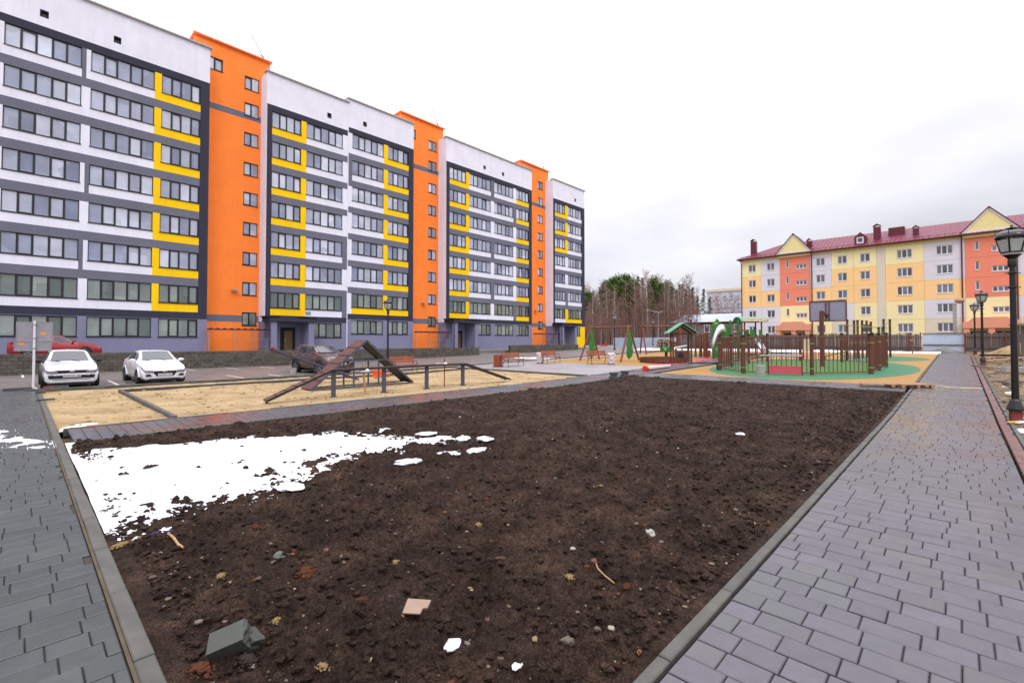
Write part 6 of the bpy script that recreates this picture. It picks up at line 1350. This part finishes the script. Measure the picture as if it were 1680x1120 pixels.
stick('dark stick end in the soil near the side footpath', [(185, 1048), (192, 1075)], .012, 'rawwood') if False else None
stick('thin blue wire scrap on the soil below the snow patch', [(236, 880), (250, 876), (268, 873), (284, 872)], .004, 'pblue' if 'pblue' in M else 'steel')
def lump(lab, u, v, r_, m_, cat, flat=.5, seed=0, name='soil_lump'):
    p = on_soil(u, v); rr = random.Random(seed+int(u)); bm = bmesh.new(); bmesh.ops.create_icosphere(bm, subdivisions=3, radius=1); off = Vector((rr.uniform(0, 50),)*3)
    from mathutils import noise as mn
    for w in bm.verts: k = 1+.45*mn.noise(w.co*1.6+off)+.25*mn.noise(w.co*4+off); w.co *= k; w.co.z *= flat
    me = bpy.data.meshes.new(name); bm.to_mesh(me); bm.free()
    for q in me.polygons: q.use_smooth = True
    o = obj(name, me, m_); o.location = p+Vector((0, 0, r_*flat*.2+(.022 if m_ == 'snow' else 0))); o.scale = (r_*1.2, r_*.85, r_); o.rotation_euler = (0, 0, rr.uniform(0, 6)); return tag(o, lab, cat)
def crumbs(lab, u, v, r_, m_, cat, flat=.5, seed=0):
    p = on_soil(u, v); rr = random.Random(seed+int(u*3+v)); b = MB(); kinds = [clod_mesh(1, rr, 1) for _ in range(6)]
    for k in range(110):
        a, q = rr.uniform(0, 6.28), abs(rr.gauss(0, .5)); x, y = 1.25*r_*q*math.cos(a), .8*r_*q*math.sin(a); s_ = r_*rr.uniform(.06, .24)*(1.25-min(q, 1)); vs, fs = rr.choice(kinds); z = r_*flat*max(0, 1-q)*.8
        b.add([(x+w.x*s_, y+w.y*s_, z+w.z*s_) for w in vs], fs)
    me = bpy.data.meshes.new('soil_lump'); me.from_pydata(b.v, [], b.f); o = obj('soil_lump', me, m_); o.location = p+Vector((0, 0, .008)); o.rotation_euler = (0, 0, rr.uniform(0, 6)); return tag(o, lab, cat, kind='stuff')
crumbs('large crumbled tan sand lump near the middle of the soil', 648, 925, .06, 'sandlump', 'sand lump', .35); crumbs('tan sand lump at the right of the soil', 935, 957, .06, 'sandlump', 'sand lump', .3)
crumbs('pale sand lump high in the soil near the right edge', 985, 800, .07, 'sandlump', 'sand lump', .3); crumbs('tan sand lump left of the middle of the soil', 363, 948, .06, 'sandlump', 'sand lump', .4)
crumbs('tan sand lump beside the broken bricks', 453, 1018, .055, 'sandlump', 'sand lump', .5); crumbs('tan sand lump above the large crumbled one', 785, 864, .06, 'sandlump', 'sand lump', .35)
crumbs('pale sand lump at the kerb of the side footpath', 200, 895, .1, 'sandlump', 'sand lump', .15); crumbs('tan crumb at the bottom edge of the soil', 530, 1108, .05, 'sandlump', 'sand lump', .5)
crumbs('rust red peat lump at the bottom left of the soil', 330, 1100, .1, 'peat', 'peat lump', .4); crumbs('rust red peat lump below the snow patch', 418, 870, .07, 'peat', 'peat lump', .5); crumbs('flat rust red peat smear left of the middle', 500, 940, .12, 'peat', 'peat lump', .2); crumbs('rust red peat crumb in the lower middle of the soil', 593, 998, .05, 'peat', 'peat lump', .35); crumbs('dark red brown clod beside the bricks', 405, 1085, .09, 'clod', 'clod', .35)
lump('rounded grey stone left of the middle of the soil', 462, 914, .05, 'pebble', 'stone', .65); lump('rounded tan stone at the right of the soil', 1067, 890, .045, 'pebble', 'stone', .65); lump('grey stone near the right kerb of the soil', 932, 1066, .035, 'pebble', 'stone', .7); lump('pale stone in the upper left of the soil', 673, 866, .035, 'pebble', 'stone', .7)
lump('scrap of snow at the bottom of the soil', 742, 1071, .055, 'snow', 'snow', .2); lump('tiny scrap of snow at the bottom edge of the soil', 848, 1114, .03, 'snow', 'snow', .25); lump('crumpled pale rag on the upper right of the soil', 1215, 721, .09, 'cloth', 'rag', .2); lump('white paper scrap in the upper middle of the soil', 757, 684, .07, 'cloth', 'paper', .4)
for u, v, lab in ((735, 748, 'small snow scrap right of the snow patch tip'), (780, 745, 'small flat snow scrap beyond the tip of the snow patch'), (670, 764, 'small snow scrap below the snow patch tip'), (475, 806, 'small snow scrap below the snow patch edge'), (700, 716, 'small snow scrap above the snow patch tip'), (760, 722, 'thin snow scrap above the tip of the patch, farther right'), (632, 708, 'small snow scrap on the upper edge of the snow patch'), (795, 729, 'outermost snow scrap at the right end of the snow patch')): lump(lab, u, v, .16, 'snow', 'snow', .16)
# snow and litter round the foot of the nearest lamp
for u, v, r_, lab in ((1655, 703, .2, 'white snow scrap at the foot of the nearest lamp'), (1645, 690, .16, 'grey snow scrap left of the nearest lamp foot'), (1678, 708, .18, 'snow scrap at the right edge of the waste ground'), (1640, 671, .12, 'snow scrap beside the red path border')):
    p = gp(u, v); o = lump(lab, 700, 900, r_, 'snow', 'snow', .2); o.location = (max(p.x, 1.0), p.y, float(rub_h(np.array([p.x]), np.array([p.y]))[0])+.02)
